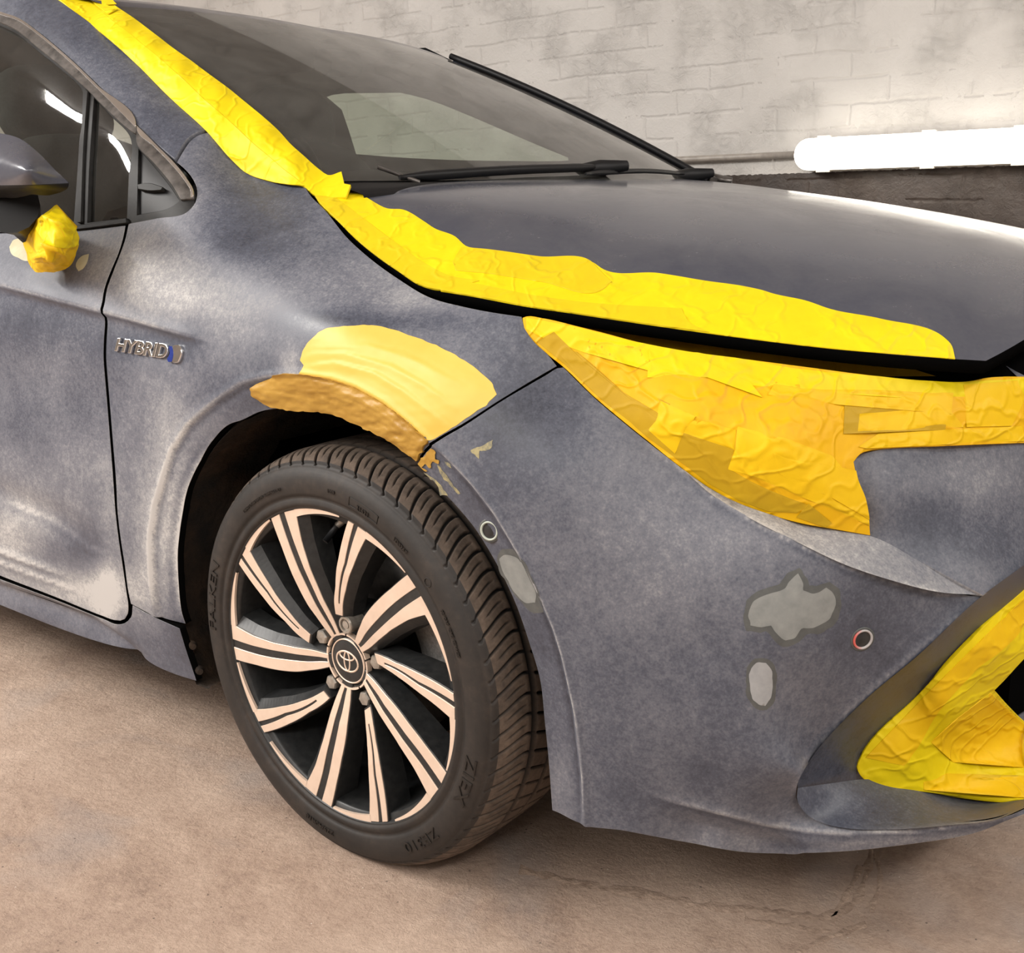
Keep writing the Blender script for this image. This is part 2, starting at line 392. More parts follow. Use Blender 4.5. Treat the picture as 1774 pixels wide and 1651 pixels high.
# ------------------------------------------------------------------ room
YW = 1.75
def wall_material():
    m = mat('painted_brick', rough=.7); t = NT(m); v = t.coord()
    sx = t.n('ShaderNodeSeparateXYZ', {'Vector': v}); cb = t.n('ShaderNodeCombineXYZ', {'X': sx.outputs['X'], 'Y': sx.outputs['Z'], 'Z': 0.})
    wob = t.noise(6, 4, .6, 0, v, out='Color'); vv = t.n('ShaderNodeVectorMath', {0: cb.outputs[0], 1: wob}, operation='MULTIPLY_ADD')
    vv.inputs[1].default_value = (1, 1, 1)
    wv = t.n('ShaderNodeVectorMath', operation='SCALE'); t.l(wob, wv.inputs[0]); wv.inputs['Scale'].default_value = .03
    av = t.n('ShaderNodeVectorMath', {0: cb.outputs[0], 1: wv.outputs[0]}, operation='ADD')
    br = t.n('ShaderNodeTexBrick', {'Vector': av.outputs[0], 'Scale': 1., 'Mortar Size': .009, 'Mortar Smooth': 1., 'Brick Width': .25, 'Row Height': .078, 'Color1': (1, 1, 1, 1), 'Color2': (.75, .75, .75, 1), 'Mortar': (0, 0, 0, 1)})
    gaps = t.math('MULTIPLY', br.outputs['Fac'], t.math('GREATER_THAN', t.noise(5.3, 5, .7, 0, v), .47))
    patch = t.noise(5, 3, .5, 0, v); crk = t.noise(38, 8, .72, 1.2, v)
    pm = t.n('ShaderNodeMapRange', {'Value': patch, 'From Min': .45, 'From Max': .65}).outputs[0]
    h = t.math('SUBTRACT', t.math('MULTIPLY', t.math('MULTIPLY', crk, 1.4), t.math('ADD', pm, .36)), t.math('MULTIPLY', gaps, .5))
    h = t.math('ADD', h, t.math('MULTIPLY', t.noise(130, 4, .6, 0, v), .22))
    c = t.ramp(t.noise(2.2, 5, .6, .5, v), [(.3, (.60, .575, .545)), (.7, (.69, .665, .635))])
    c = t.mix(t.math('MULTIPLY', gaps, .12), c, (.50, .47, .44, 1))
    edge = t.math('ADD', sx.outputs['Z'], t.math('MULTIPLY', t.math('SUBTRACT', t.noise(60, 4, .6, 0, v), .5), .014))
    low = t.math('LESS_THAN', edge, WZ)
    dk = t.ramp(t.noise(9, 5, .6, .6, v), [(.3, (.050, .038, .032)), (.7, (.085, .066, .056))])
    t.l(t.mix(low, c, dk), t.b.inputs['Base Color'])
    r = t.n('ShaderNodeMapRange', {'Value': low, 'To Min': .72, 'To Max': .38}); t.l(r.outputs[0], t.b.inputs['Roughness'])
    t.l(t.bump(h, .9, .0062), t.b.inputs['Normal']); return m
WZ = float(hit(1290, 303, 'y', YW)[2])
M['wall'] = wall_material()
def floor_material():
    m = mat('dusty_concrete', rough=.62); t = NT(m); v = t.coord()
    a = t.noise(1.7, 6, .62, .8, v); b = t.noise(9, 8, .7, .4, v); f = t.noise(150, 5, .7, 0, v)
    f2 = t.noise(55, 6, .75, 0, v)
    x = t.math('ADD', t.math('MULTIPLY', a, .40), t.math('MULTIPLY', b, .26)); x = t.math('ADD', x, t.math('MULTIPLY', f, .16)); x = t.math('ADD', x, t.math('MULTIPLY', f2, .20))
    c = t.ramp(x, [(.36, (.27, .185, .14)), (.46, (.48, .345, .265)), (.56, (.63, .475, .375)), (.68, (.75, .60, .49))])
    g = t.n('ShaderNodeMapRange', {'Value': t.noise(2.4, 4, .5, 1., t.coord(scale=(1, 1.6, 1), rot=(0, 0, .4))), 'From Min': .56, 'From Max': .72}).outputs[0]
    c = t.mix(t.math('MULTIPLY', g, .55), c, (.42, .37, .35, 1))
    vo = t.n('ShaderNodeTexVoronoi', {'Vector': v, 'Scale': 46., 'Randomness': 1.}); sp = t.math('LESS_THAN', vo.outputs['Distance'], .045)
    sp = t.math('MULTIPLY', sp, t.math('GREATER_THAN', t.noise(4, 3, .6, 0, v), .55)); c = t.mix(sp, c, (.85, .80, .74, 1))
    v3 = t.n('ShaderNodeTexVoronoi', {'Vector': v, 'Scale': 30., 'Randomness': 1.}); pit = t.math('LESS_THAN', v3.outputs['Distance'], .05); c = t.mix(t.math('MULTIPLY', pit, .7), c, (.07, .05, .04, 1))
    t.l(c, t.b.inputs['Base Color']); t.l(t.bump(t.math('ADD', t.noise(70, 8, .75, 0, v), t.math('MULTIPLY', b, .8)), .9, .006), t.b.inputs['Normal']); return m
M['floor'] = floor_material()
M['ceil'] = noisy('painted_ceiling', [(.3, (.42, .40, .38)), (.7, (.50, .48, .46))], 3, 4, .8, .1)
M['plain_wall'] = noisy('light_painted_wall', [(.3, (.46, .43, .40)), (.7, (.54, .51, .48))], 3, 4, .8, .2)
def slab(name, lo, hi, m, kind='structure'):
    b = MB(); b.box(lo, hi); return tag(b.build(name, m), kind=kind)
floor_o = slab('floor', (-6, -4.4, -.12), (5.2, YW+.2, 0), M['floor'])
slab('wall_back', (-6, YW, 0), (5.2, YW+.2, 3.1), M['wall'])
slab('wall_front', (-6, -4.6, 0), (5.2, -4.4, 3.1), M['plain_wall'])
slab('wall_left', (-6.2, -4.4, 0), (-6, YW, 3.1), M['plain_wall'])
slab('wall_right', (5.2, -4.4, 0), (5.4, YW, 3.1), M['plain_wall'])
slab('ceiling', (-6.2, -4.6, 3.1), (5.4, YW+.2, 3.3), M['ceil'])
# floor crack: a thin ragged seam of pale mortar
M['seam'] = noisy('pale_crumbled_mortar', [(.3, (.26, .18, .135)), (.7, (.50, .37, .285))], 60, 6, .8, .8, .004, 0, 120)
def crack(lines):
    b = MB()
    for ln, wd_ in lines:
        L = smooth_outline(ln, 9, False); T = np.gradient(L, axis=0); T /= np.linalg.norm(T, axis=1)[:, None]; N = np.stack([-T[:, 1], T[:, 0]], 1)
        k = np.arange(len(L)); L = L+N*((fbm(k*.3, k*0+ln[0][0])-.5)*8)[:, None]
        w = wd_*(.5+2.6*vnoise(k*.6, k*0+5))
        G = np.stack([hit(*(L+N*(w*s)[:, None]).T, 'z', z) for s, z in ((-1, .0002), (-.4, .0008), (.4, .0008), (1, .0002))], 1)
        b.grid(G)
    return b.build('floor_crack', M['seam'], floor_o)
crack([([(900, 1505), (1000, 1530), (1100, 1547), (1200, 1565), (1300, 1576), (1400, 1585), (1450, 1583), (1485, 1560), (1500, 1520), (1512, 1470)], 3.5),
       ([(1440, 1590), (1470, 1545), (1490, 1500)], 3), ([(1290, 1595), (1340, 1600), (1440, 1615)], 2.5), ([(1380, 1650), (1430, 1625), (1500, 1600)], 3), ([(1517, 1475), (1525, 1530), (1510, 1580)], 2.5)])
# wall light and conduit
def wall_light():
    yl = YW-.10
    A = hit(1370, 268, 'y', yl); top = hit(1560, 229, 'y', yl); bot = hit(1560, 291, 'y', yl)
    zc = (top[2]+bot[2])/2; r = (top[2]-bot[2])/2; x0 = A[0]; x1 = x0+1.35
    root = bpy.data.objects.new('batten_light', None); COL.objects.link(root); root.location = (x0, YW-.02, zc)
    tag(root, 'long white glowing batten light fixed to the brick wall behind the hood', 'light')
    def capsule(r_, yfront, yback, rnd, m, name, lab=None):
        n = 20; ring = []
        for k in range(n+1): a = math.pi/2+math.pi*k/n; ring.append((x0+r+r_*math.cos(a), r_*math.sin(a)))
        for k in range(n+1): a = -math.pi/2+math.pi*k/n; ring.append((x1-r+r_*math.cos(a), r_*math.sin(a)))
        ring = np.array(ring); c = np.array([(x0+x1)/2, 0]); b = MB(); rows = []
        for y, sc in ((yback, 0), (yfront+rnd, 0), (yfront+rnd*.3, rnd*.35), (yfront, rnd)):
            d = ring-np.stack([np.clip(ring[:, 0], x0+r, x1-r), ring[:, 1]*0], 1); L = np.linalg.norm(d, axis=1)[:, None]
            q = ring-d/L*sc; rows.append(np.stack([q[:, 0], np.full(len(q), y), q[:, 1]+zc], 1))
        G = np.array(rows)-np.array(root.location); b.grid(G, 0, True, False, True); k0 = 3*len(ring)
        b.f.append(tuple(k0+i for i in range(len(ring)))); b.mi.append(0); b.sm.append(False)
        return b.build(name, m, root)
    M['lampglow'] = mat('lit_diffuser', (1, 1, 1), .4, Emission_Strength=6.); M['lampglow'].node_tree.nodes['Principled BSDF'].inputs['Emission Color'].default_value = (1, .93, .80, 1)
    M['lamphouse'] = mat('grey_lamp_housing', (.55, .52, .48), .5)
    capsule(r*.94, yl-.0, YW-.035, .02, M['lampglow'], 'diffuser'); capsule(r, YW-.045, YW-.001, .004, M['lamphouse'], 'housing')
    for px in (1418, 1600, 1760):
        X = float(hit(px, 260, 'y', yl)[0])
        for sg in (1, -1):
            b = MB(); b.box((X-.018, YW-.07, zc+sg*r-.004), (X+.018, YW-.03, zc+sg*r+.004), c=-np.array(root.location)); b.build('clip', M['lamphouse'], root)
wall_light()
pz = float(hit(1300, 271, 'y', YW-.03)[2])
b = MB(); b.tube([(-2.6, YW-.022, pz), (-.6, YW-.022, pz), (float(hit(1372, 266, 'y', YW-.03)[0])+.01, YW-.022, pz)], .011, 14)
M['pipe'] = noisy('painted_conduit', [(.3, (.30, .27, .24)), (.7, (.42, .38, .34))], 40, 4, .4, .1)
tag(b.build('conduit', M['pipe']), 'thin grey conduit pipe along the wall leading to the batten light', 'pipe')
# ------------------------------------------------------------------ the car
car = bpy.data.objects.new('car', None); COL.objects.link(car)
tag(car, 'blue-grey hybrid car with sanded panels, seen at its front wheel', 'car')
O = .008
side_ctl = []
def st(x, prof):
    for z, y in prof: side_ctl.append((x, -(y+O), z))
for x in (-1.7, -1.35, -1.0, -.72): st(x, [(.24, .866), (.36, .880), (.46, .888), (.58, .884), (.68, .876), (.79, .876), (.86, .858)])
st(-.5, [(.24, .872), (.36, .884), (.46, .888), (.58, .884), (.68, .876), (.79, .872), (.86, .846)])
st(-.3, [(.18, .874), (.35, .886), (.5, .889), (.62, .886), (.72, .880), (.80, .866), (.87, .838)])
st(-.12, [(.72, .889), (.80, .870), (.86, .836)])
st(0.04, [(.70, .893), (.76, .884), (.81, .862)])
st(.2, [(.62, .894), (.69, .888), (.75, .868)])
st(.38, [(.17, .862), (.30, .868), (.45, .870), (.58, .866), (.66, .848)])
st(.47, [(.17, .836), (.30, .846), (.45, .848), (.58, .830)])
st(.56, [(.17, .798), (.30, .812), (.45, .814), (.55, .800)])
st(.65, [(.18, .748), (.30, .764), (.45, .766)])
side_ctl += [(217, 388, 'y', -.800), (129, 397, 'y', -.803), (0, 402, 'y', -.806), (-260, 400, 'y', -.81), (337, 340, 'y', -.765), (307, 281, 'y', -.742), (360, 229, 'y', -.672), (345, 300, 'y', -.735), (430, 300, 'y', -.668), (528, 323, 'y', -.665),
    (564, 366, 'y', -.705), (601, 412, 'y', -.742), (642, 449, 'y', -.765), (689, 483, 'y', -.782), (743, 515, 'y', -.795), (804, 532, 'y', -.801), (904, 551, 'y', -.805), (966, 634, 'y', -.806), (1031, 689, 'y', -.803), (1132, 772, 'y', -.793), (1233, 850, 'y', -.780),
    (1466, 978, 'y', -.733), (1309, 902, 'y', -.775), (1700, 1034, 'y', -.600), (1590, 1136, 'y', -.665), (1491, 1220, 'y', -.700), (1402, 1319, 'y', -.735), (1380, 1385, 'y', -.745), (1432, 1427, 'y', -.733), (1540, 1436, 'y', -.70), (1737, 1415, 'y', -.625), (1762, 1412, 'y', -.61),
    (1358, 1486, 'y', -.752), (1196, 1467, 'y', -.812), (1590, 1464, 'y', -.685), (1688, 1447, 'y', -.64), (1500, 1107, 'y', -.712)]
SIDE = TPS(side_ctl, 2e-4)
green_ctl = [(-300, -250, 'y', -.56), (0, -60, 'y', -.58), (0, 20, 'y', -.640), (97, 0, 'y', -.585), (142, 146, 'y', -.700), (237, 214, 'y', -.726), (307, 281, 'y', -.742), (337, 340, 'y', -.765), (217, 388, 'y', -.800), (0, 402, 'y', -.806), (-300, 400, 'y', -.81), (130, 270, 'y', -.755),
    (237, 112, 'y', -.630), (170, 54, 'y', -.607), (300, 175, 'y', -.652), (360, 229, 'y', -.672), (430, 300, 'y', -.668), (280, 240, 'y', -.718), (-300, 150, 'y', -.70), (120, 60, 'y', -.645), (528, 323, 'y', -.665)]
GREEN = TPS(green_ctl, 2e-4)
# hood: crowned sheet falling to its side and front edges
hx = [-.25, -.1, .0, .15, .3, .45, .6, .72, .80, .9]
def hood_z(x, y):
    zc = np.interp(x, [-.25, -.1, .05, .2, .35, .5, .65, .78, .86, .95], [1.004, .996, .984, .968, .947, .922, .893, .857, .818, .74])
    ye = np.interp(x, [-.25, -.155, -.085, -.03, .03, .10, .2, .35, .5, .65, .74, .80], [.66, .70, .735, .757, .77, .775, .762, .725, .67, .60, .54, .46])
    ze = np.interp(x, [-.25, -.155, -.085, -.03, .03, .10, .2, .35, .5, .65, .74, .80], [.985, .950, .912, .882, .852, .832, .815, .803, .788, .772, .762, .752])
    q = np.abs(y)/ye
    return zc-(zc-ze)*q**np.interp(x, [-.2, .0, .2], [5.5, 4.0, 2.8])
_hx = np.linspace(-.4, 1.0, 141); _hy = np.linspace(-1, 1, 201)
_G = hood_z(*np.meshgrid(_hx, _hy, indexing='ij'))
for _ in range(14):
    _G[1:-1] = (_G[:-2]+2*_G[1:-1]+_G[2:])/4
def HZ(x, y):
    fx = np.clip((x+.4)/.01, 0, 139.999); fy = np.clip((y+1)/.01, 0, 199.999); i = fx.astype(int); j = fy.astype(int); a = fx-i; b_ = fy-j
    return (_G[i, j]*(1-a)+_G[i+1, j]*a)*(1-b_)+(_G[i, j+1]*(1-a)+_G[i+1, j+1]*a)*b_
HOOD = Field(HZ, .7, 3.6)
def WSZ(x, y):
    s = x+.42*y*y; d = -(s+.03); return .985+.52*d-.10*d*d+.075*d*np.maximum(0, -y)
WS = Field(WSZ, .9, 4.2)
BLOBS = [(310, 480, 95, 55, .30), (380, 560, 70, 45, .22), (240, 470, 25, 60, .15), (285, 880, 26, 150, .38), (245, 990, 22, 90, .30), (20, 930, 70, 60, .45), (140, 810, 60, 45, .18), (190, 980, 16, 110, .35), (95, 1020, 110, 25, .2), (165, 1030, 40, 30, .35),
    (440, 570, 60, 40, .15), (505, 640, 14, 36, .42), (320, 720, 60, 50, .12), (330, 340, 30, 20, .2), (1180, 1040, 90, 45, .14), (1350, 930, 200, 40, .1), (1640, 830, 90, 30, .22), (1130, 1180, 60, 80, .06), (80, 430, 50, 25, .2), (170, 440, 22, 60, .2), (1100, 860, 120, 60, .12), (960, 1380, 30, 60, .2), (1240, 1470, 200, 20, .15), (1650, 1455, 120, 12, .2),
    (640, 470, 90, 30, .1), (300, 250, 50, 30, -.02), (100, 1060, 120, 16, .05), (700, 520, 80, 25, .16), (70, 650, 40, 90, .12), (1390, 1190, 130, 40, .05),
    (250, 590, 50, 22, -.30), (320, 590, 30, 26, -.25), (430, 390, 55, 60, -.26), (380, 420, 40, 25, -.15), (620, 556, 130, 14, -.28), (480, 590, 60, 30, -.16), (60, 560, 60, 40, -.25), (60, 720, 60, 60, -.16), (130, 950, 60, 26, -.34), (240, 770, 22, 50, -.1), (930, 700, 50, 80, -.18), (860, 720, 40, 40, -.22),
    (1494, 1107, 45, 45, -.26), (1240, 1200, 60, 60, -.10), (1250, 1330, 70, 40, -.08), (440, 690, 60, 30, -.18), (300, 1130, 60, 50, -.12), (1600, 900, 30, 50, -.2), (1700, 940, 50, 30, -.2), (1380, 1470, 30, 10, -.3), (830, 860, 30, 40, -.10), (905, 1130, 30, 90, -.06), (480, 330, 60, 14, -.2), (60, 450, 50, 14, -.3)]
def dust_tone(base):  # sanding tone plus highlight and shade painted along the body crests
    def f(px, py):
        r = np.full(len(px), base)
        for x, y, a, b_, k in BLOBS: r = r+k*np.exp(-.5*(((px-x)/a)**2+((py-y)/b_)**2))
        d, s, t = polydist(px, py, ARCH_B); r = r-.07*sstep(0, 6, s*d)*(d < 80)
        for ln, k, w in CREST_GLINTS:
            d, s, t = polydist(px, py, ln); s = s*d; fd = np.clip(np.minimum(t, 1-t)*9, 0, 1)
            r = r+fd*(k*np.exp(-((s+1.5)/w)**2)-.5*k*np.exp(-((s-6)/5)**2))  # rubbed crest, its highlight and shaded side painted into the tone
        return r
    return f
CREST_GLINTS = []
AT = lambda b=.5: {'dust_tone': dust_tone(b)}
# ---- feature lines
ARCH_F = [(271, 1068), (266, 1027), (262, 982), (261, 931), (269, 876), (285, 822), (298, 781), (326, 737), (373, 696), (417, 666), (465, 654), (524, 651), (574, 658), (617, 672), (664, 698), (710, 735), (742, 766)]
ARCH_B = [(742, 766), (780, 802), (816, 841), (855, 892), (884, 940), (906, 979), (930, 1028), (957, 1091), (971, 1136), (983, 1188), (993, 1235), (1006, 1343), (1009, 1432)]
CREASE = [(-260, 448), (-100, 474), (0, 494), (100, 520), (180, 541), (240, 557), (310, 577), (370, 592)]
CREST_GLINTS += [(ARCH_F, .42, 3.), (ARCH_B, .50, 2.5), (CREASE, .42, 3.), ([(1110, 1372), (1180, 1392), (1245, 1408), (1324, 1428), (1393, 1440), (1467, 1445), (1590, 1440), (1700, 1426), (1780, 1408)], .4, 3.), ([(1380, 1410), (1373, 1370), (1392, 1322), (1480, 1222), (1585, 1130), (1695, 1040)], .25, 4.),
    ([(1110, 765), (1182, 818), (1233, 862), (1309, 908), (1383, 945), (1466, 984), (1540, 1009), (1629, 1031), (1700, 1041)], .35, 3.), ([(-260, 860), (0, 955), (130, 1003)], .3, 4.), ([(-260, 880), (0, 975), (150, 1030)], .25, 3.), ([(0, 868), (90, 905), (150, 950), (196, 960)], .2, 4.), ([(355, 764), (332, 800), (312, 842), (300, 901), (294, 957), (296, 1015), (302, 1080)], .35, 4.)]
def prof_side(px, py):
    o = np.zeros(len(px))
    d, s, t = polydist(px, py, ARCH_F); s = s*d                        # + toward the wheel
    o -= .0050*sstep(-2, 3, s)+.012*sstep(3, 62, s); o += .0022*np.exp(-((s+4)/6)**2)
    d, s, t = polydist(px, py, CREASE); s = s*d; fade = sstep(1, .86, t)
    o += fade*(.0036*np.exp(-(s/12)**2)-.0075*sstep(0, 9, s)*np.exp(-(np.maximum(s, 0)/60)**2))
    # hollows pressed into the lower door
    d, s, t = polydist(px, py, [(-260, 760), (0, 868), (90, 905), (150, 950), (196, 960)]); o += -.007*np.exp(-((s*d+10)/24)**2)*sstep(1, .8, t)
    d, s, t = polydist(px, py, [(-260, 860), (0, 955), (130, 1003)]); o += fade*0+(.0038*np.exp(-(d/5)**2)*sstep(1, .8, t))
    d, s, t = polydist(px, py, [(-260, 880), (0, 975), (150, 1030)]); o += .0022*np.exp(-(d/5)**2)*sstep(1, .75, t)
    # soft shoulder line running down from the window corner
    d, s, t = polydist(px, py, [(430, 345), (480, 385), (520, 430), (560, 500)]); o += .0018*np.exp(-(d/14)**2)*np.sin(np.pi*t)
    return o
def prof_bump(px, py):
    d, s, t = polydist(px, py, ARCH_B); s = s*d
    o = -.0045*sstep(-2, 3, s)-.010*sstep(3, 62, s); o += .0022*np.exp(-((s+4)/6)**2)
    L = [(1110, 1372), (1180, 1392), (1245, 1408), (1324, 1428), (1393, 1440), (1467, 1445), (1590, 1440), (1700, 1426), (1780, 1408)]
    d, s, t = polydist(px, py, L); s = s*d; f = sstep(0, .2, t)
    o += f*(.0025*np.exp(-((s+2)/5)**2)-.010*sstep(0, 40, s))
    d, s, t = polydist(px, py, [(1700, 1042), (1590, 1128), (1480, 1222), (1392, 1320), (1372, 1370)]); o += .0020*np.exp(-(d/7)**2)
    return o
FENDER = [(307, 281), (318, 262), (332, 243), (345, 234), (360, 230), (405, 278), (430, 300), (470, 313), (528, 323), (532, 331), (564, 366), (601, 412), (642, 449), (689, 483), (743, 515), (804, 532), (855, 542), (903, 549), (905, 556), (909, 569), (927, 595), (947, 613), (964, 634), (950, 642), (865, 693), (801, 734), (759, 758), (735, 775), (710, 800),
    (663, 767), (617, 740), (574, 722), (524, 713), (471, 709), (437, 714), (400, 731), (390, 734), (356, 764), (332, 805), (315, 845), (303, 901), (297, 957), (299, 1015), (304, 1062), (309, 1086), (265, 1066), (227, 1046), (223, 1028), (216, 977), (210, 939), (203, 875), (202, 849), (195, 757), (187, 662), (182, 611), (181, 543), (185, 503), (197, 469), (209, 438), (217, 415), (223, 388),
    (270, 379), (326, 366), (339, 350), (342, 330), (334, 309), (322, 294)]
DOOR = [(217, 391), (212, 415), (204, 440), (192, 468), (180, 502), (176, 543), (177, 611), (182, 662), (190, 757), (197, 850), (199, 880), (206, 940), (212, 980), (219, 1028), (222, 1050), (221, 1063), (216, 1072), (208, 1075), (198, 1074), (178, 1067), (101, 1036), (0, 997), (-100, 957), (-260, 893), (-260, 398), (-100, 404), (0, 403), (129, 400)]
fender = panel('front_fender', FENDER, SIDE, [M['paint'], M['void']], car, g=6, rim=(.0003, .012, 1), disp=prof_side, attrs=AT(.44), lines=[(ARCH_F, (-7, -2, 2, 7)), (CREASE[4:], (-5, 0, 5))])
door = panel('front_door', DOOR, SIDE, [M['paint'], M['void']], car, g=7, rim=(.0003, .012, 1), disp=prof_side, attrs=AT(.46), lines=[(CREASE[:5], (-5, 0, 5))])
BUMP = [(967, 638), (976, 637), (1031, 691), (1082, 734), (1132, 774), (1182, 813), (1233, 856), (1309, 902), (1383, 939), (1466, 978), (1540, 1003), (1629, 1025), (1700, 1035), (1650, 1080), (1590, 1136), (1491, 1220), (1402, 1319), (1381, 1353), (1380, 1385), (1398, 1410), (1432, 1427), (1467, 1434), (1540, 1436), (1639, 1429), (1737, 1415), (1800, 1390), (1850, 1362), (1850, 1376), (1762, 1413), (1688, 1447), (1590, 1464), (1442, 1481), (1358, 1486), (1294, 1484), (1196, 1467), (1082, 1439), (1008, 1430), (949, 1414),
    (942, 1323), (935, 1255), (928, 1188), (906, 1113), (887, 1057), (865, 1008), (836, 955), (809, 914), (780, 880), (748, 846), (714, 806), (738, 781), (762, 763), (801, 740), (865, 698), (950, 648)]
mb = MB()
panel_mesh(mb, BUMP, SIDE, g=7, rim=(.0003, .005, 1), disp=prof_bump, attrs=AT(.40), lines=[(ARCH_B, (-6, -2, 2, 6)), ([(1110, 1372), (1180, 1392), (1245, 1408), (1324, 1428), (1393, 1440), (1467, 1445)], (-4, 0, 5))])
INN = [(1182, 812), (1233, 848), (1283, 873), (1334, 891), (1384, 906), (1450, 918), (1509, 929)]
LEDGE = TPS([(1132, 772, 'y', -.796), (1182, 812, 'y', -.789), (1283, 873, 'y', -.758), (1384, 906, 'y', -.722), (1450, 918, 'y', -.700), (1509, 929, 'y', -.672), (1600, 977, 'y', -.640), (1700, 1034, 'y', -.605), (1309, 902, 'y', -.777), (1383, 939, 'y', -.761), (1466, 978, 'y', -.737), (1540, 1003, 'y', -.706), (1629, 1025, 'y', -.656)])
panel_mesh(mb, INN+[(1600, 976), (1703, 1031), (1629, 1026), (1540, 1004), (1466, 979), (1383, 940), (1309, 903), (1233, 857)], LEDGE, g=7, attrs=AT(.70), rim=None)
NOSE = TPS([(1477, 802, 'y', -.672), (1485, 790, 'y', -.660), (1515, 782, 'y', -.642), (1774, 769, 'y', -.43), (1774, 870, 'y', -.462), (1774, 979, 'y', -.512), (1703, 1031, 'y', -.605), (1600, 976, 'y', -.640), (1509, 929, 'y', -.672), (1505, 873, 'y', -.674), (1640, 870, 'y', -.578), (1560, 840, 'y', -.632), (1900, 765, 'y', -.28), (1900, 960, 'y', -.34)])
panel_mesh(mb, [(1477, 802), (1483, 791), (1515, 781), (1640, 773), (1774, 768), (1815, 766), (1815, 950), (1774, 979), (1703, 1031), (1600, 976), (1509, 929), (1505, 873), (1489, 838)], NOSE, g=8, attrs=AT(.42), disp=lambda x, y: .006*np.exp(-(((x-1650)/90)**2+((y-860)/50)**2))-.012*np.exp(-(((x-1503)/20)**2+((y-880)/70)**2)))
CHAN = TPS([(1900, 850, 'y', -.46), (1703, 1031, 'y', -.604), (1590, 1136, 'y', -.669), (1491, 1220, 'y', -.705), (1402, 1319, 'y', -.740), (1380, 1366, 'y', -.750), (1774, 1023, 'y', -.485), (1733, 1058, 'y', -.515), (1590, 1205, 'y', -.585), (1491, 1314, 'y', -.625), (1486, 1350, 'y', -.628), (1900, 900, 'y', -.36)])
panel_mesh(mb, [(1703, 1031), (1774, 979), (1815, 947), (1815, 992), (1774, 1030), (1733, 1066), (1600, 1205), (1500, 1314), (1500, 1356), (1440, 1358), (1382, 1366), (1382, 1352), (1402, 1319), (1491, 1220), (1590, 1136)], CHAN, g=7, attrs=AT(.14), rim=None)
POCK = TPS([(1382, 1364, 'y', -.748), (1398, 1410, 'y', -.748), (1432, 1427, 'y', -.737), (1540, 1436, 'y', -.704), (1639, 1429, 'y', -.666), (1737, 1415, 'y', -.629), (1774, 1398, 'y', -.605), (1774, 1384, 'y', -.50), (1590, 1368, 'y', -.585), (1495, 1342, 'y', -.628), (1440, 1358, 'y', -.69), (1900, 1350, 'y', -.45), (1850, 1365, 'y', -.55)])
panel_mesh(mb, [(1382, 1365), (1440, 1357), (1500, 1350), (1590, 1364), (1774, 1380), (1850, 1368), (1774, 1400), (1737, 1416), (1639, 1430), (1540, 1437), (1467, 1435), (1432, 1428), (1398, 1411), (1381, 1385)], POCK, g=7, attrs=AT(.27), rim=None)
bumper = mb.build('front_bumper', [M['paint'], M['void']], car)
# ---- side sill
SILL = [(0, 1005), (101, 1043), (178, 1074), (203, 1083), (214, 1081), (225, 1071), (228, 1050), (265, 1070), (309, 1090), (318, 1120), (338, 1180), (300, 1168), (266, 1153), (241, 1137), (203, 1128), (152, 1111), (101, 1093), (0, 1053), (-260, 945), (-260, 902)]
def prof_sill(px, py):
    d, s, t = polydist(px, py, [(-260, 905), (0, 1012), (80, 1040), (152, 1068), (190, 1092), (221, 1115), (245, 1138), (262, 1160)]); s = s*d
    return -.016*sstep(-3, 10, s)+.010*sstep(8, 40, s)-.002
panel('side_sill', SILL, SIDE, [M['paint'], M['void']], car, g=6, rim=(.0003, .012, 1), disp=prof_sill, attrs=AT(.30), lines=[([(0, 1012), (80, 1040), (152, 1068), (190, 1092), (221, 1115), (241, 1134)], (-4, 3, 9))])
# ---- dark structure right behind the panel gaps
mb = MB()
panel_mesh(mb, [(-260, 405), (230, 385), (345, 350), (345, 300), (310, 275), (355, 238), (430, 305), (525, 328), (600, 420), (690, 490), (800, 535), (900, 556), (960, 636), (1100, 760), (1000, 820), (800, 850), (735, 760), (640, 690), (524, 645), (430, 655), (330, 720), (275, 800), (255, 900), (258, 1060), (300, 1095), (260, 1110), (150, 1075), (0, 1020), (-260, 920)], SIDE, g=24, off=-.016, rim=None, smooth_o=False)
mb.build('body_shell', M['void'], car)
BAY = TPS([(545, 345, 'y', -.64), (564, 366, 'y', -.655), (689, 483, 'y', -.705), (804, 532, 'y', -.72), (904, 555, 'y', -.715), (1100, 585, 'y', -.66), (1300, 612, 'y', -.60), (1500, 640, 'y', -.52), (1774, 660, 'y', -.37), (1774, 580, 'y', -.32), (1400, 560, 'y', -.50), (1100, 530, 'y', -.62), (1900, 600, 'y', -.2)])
panel('engine_bay_edge', [(535, 322), (600, 380), (660, 430), (740, 480), (840, 500), (1100, 540), (1400, 580), (1650, 605), (1774, 595), (1900, 570), (1900, 800), (1700, 700), (1480, 690), (1300, 660), (1000, 610), (915, 580), (895, 560), (800, 540), (730, 520), (660, 475), (600, 425), (545, 355)], BAY, M['void'], car, g=22, rim=None)
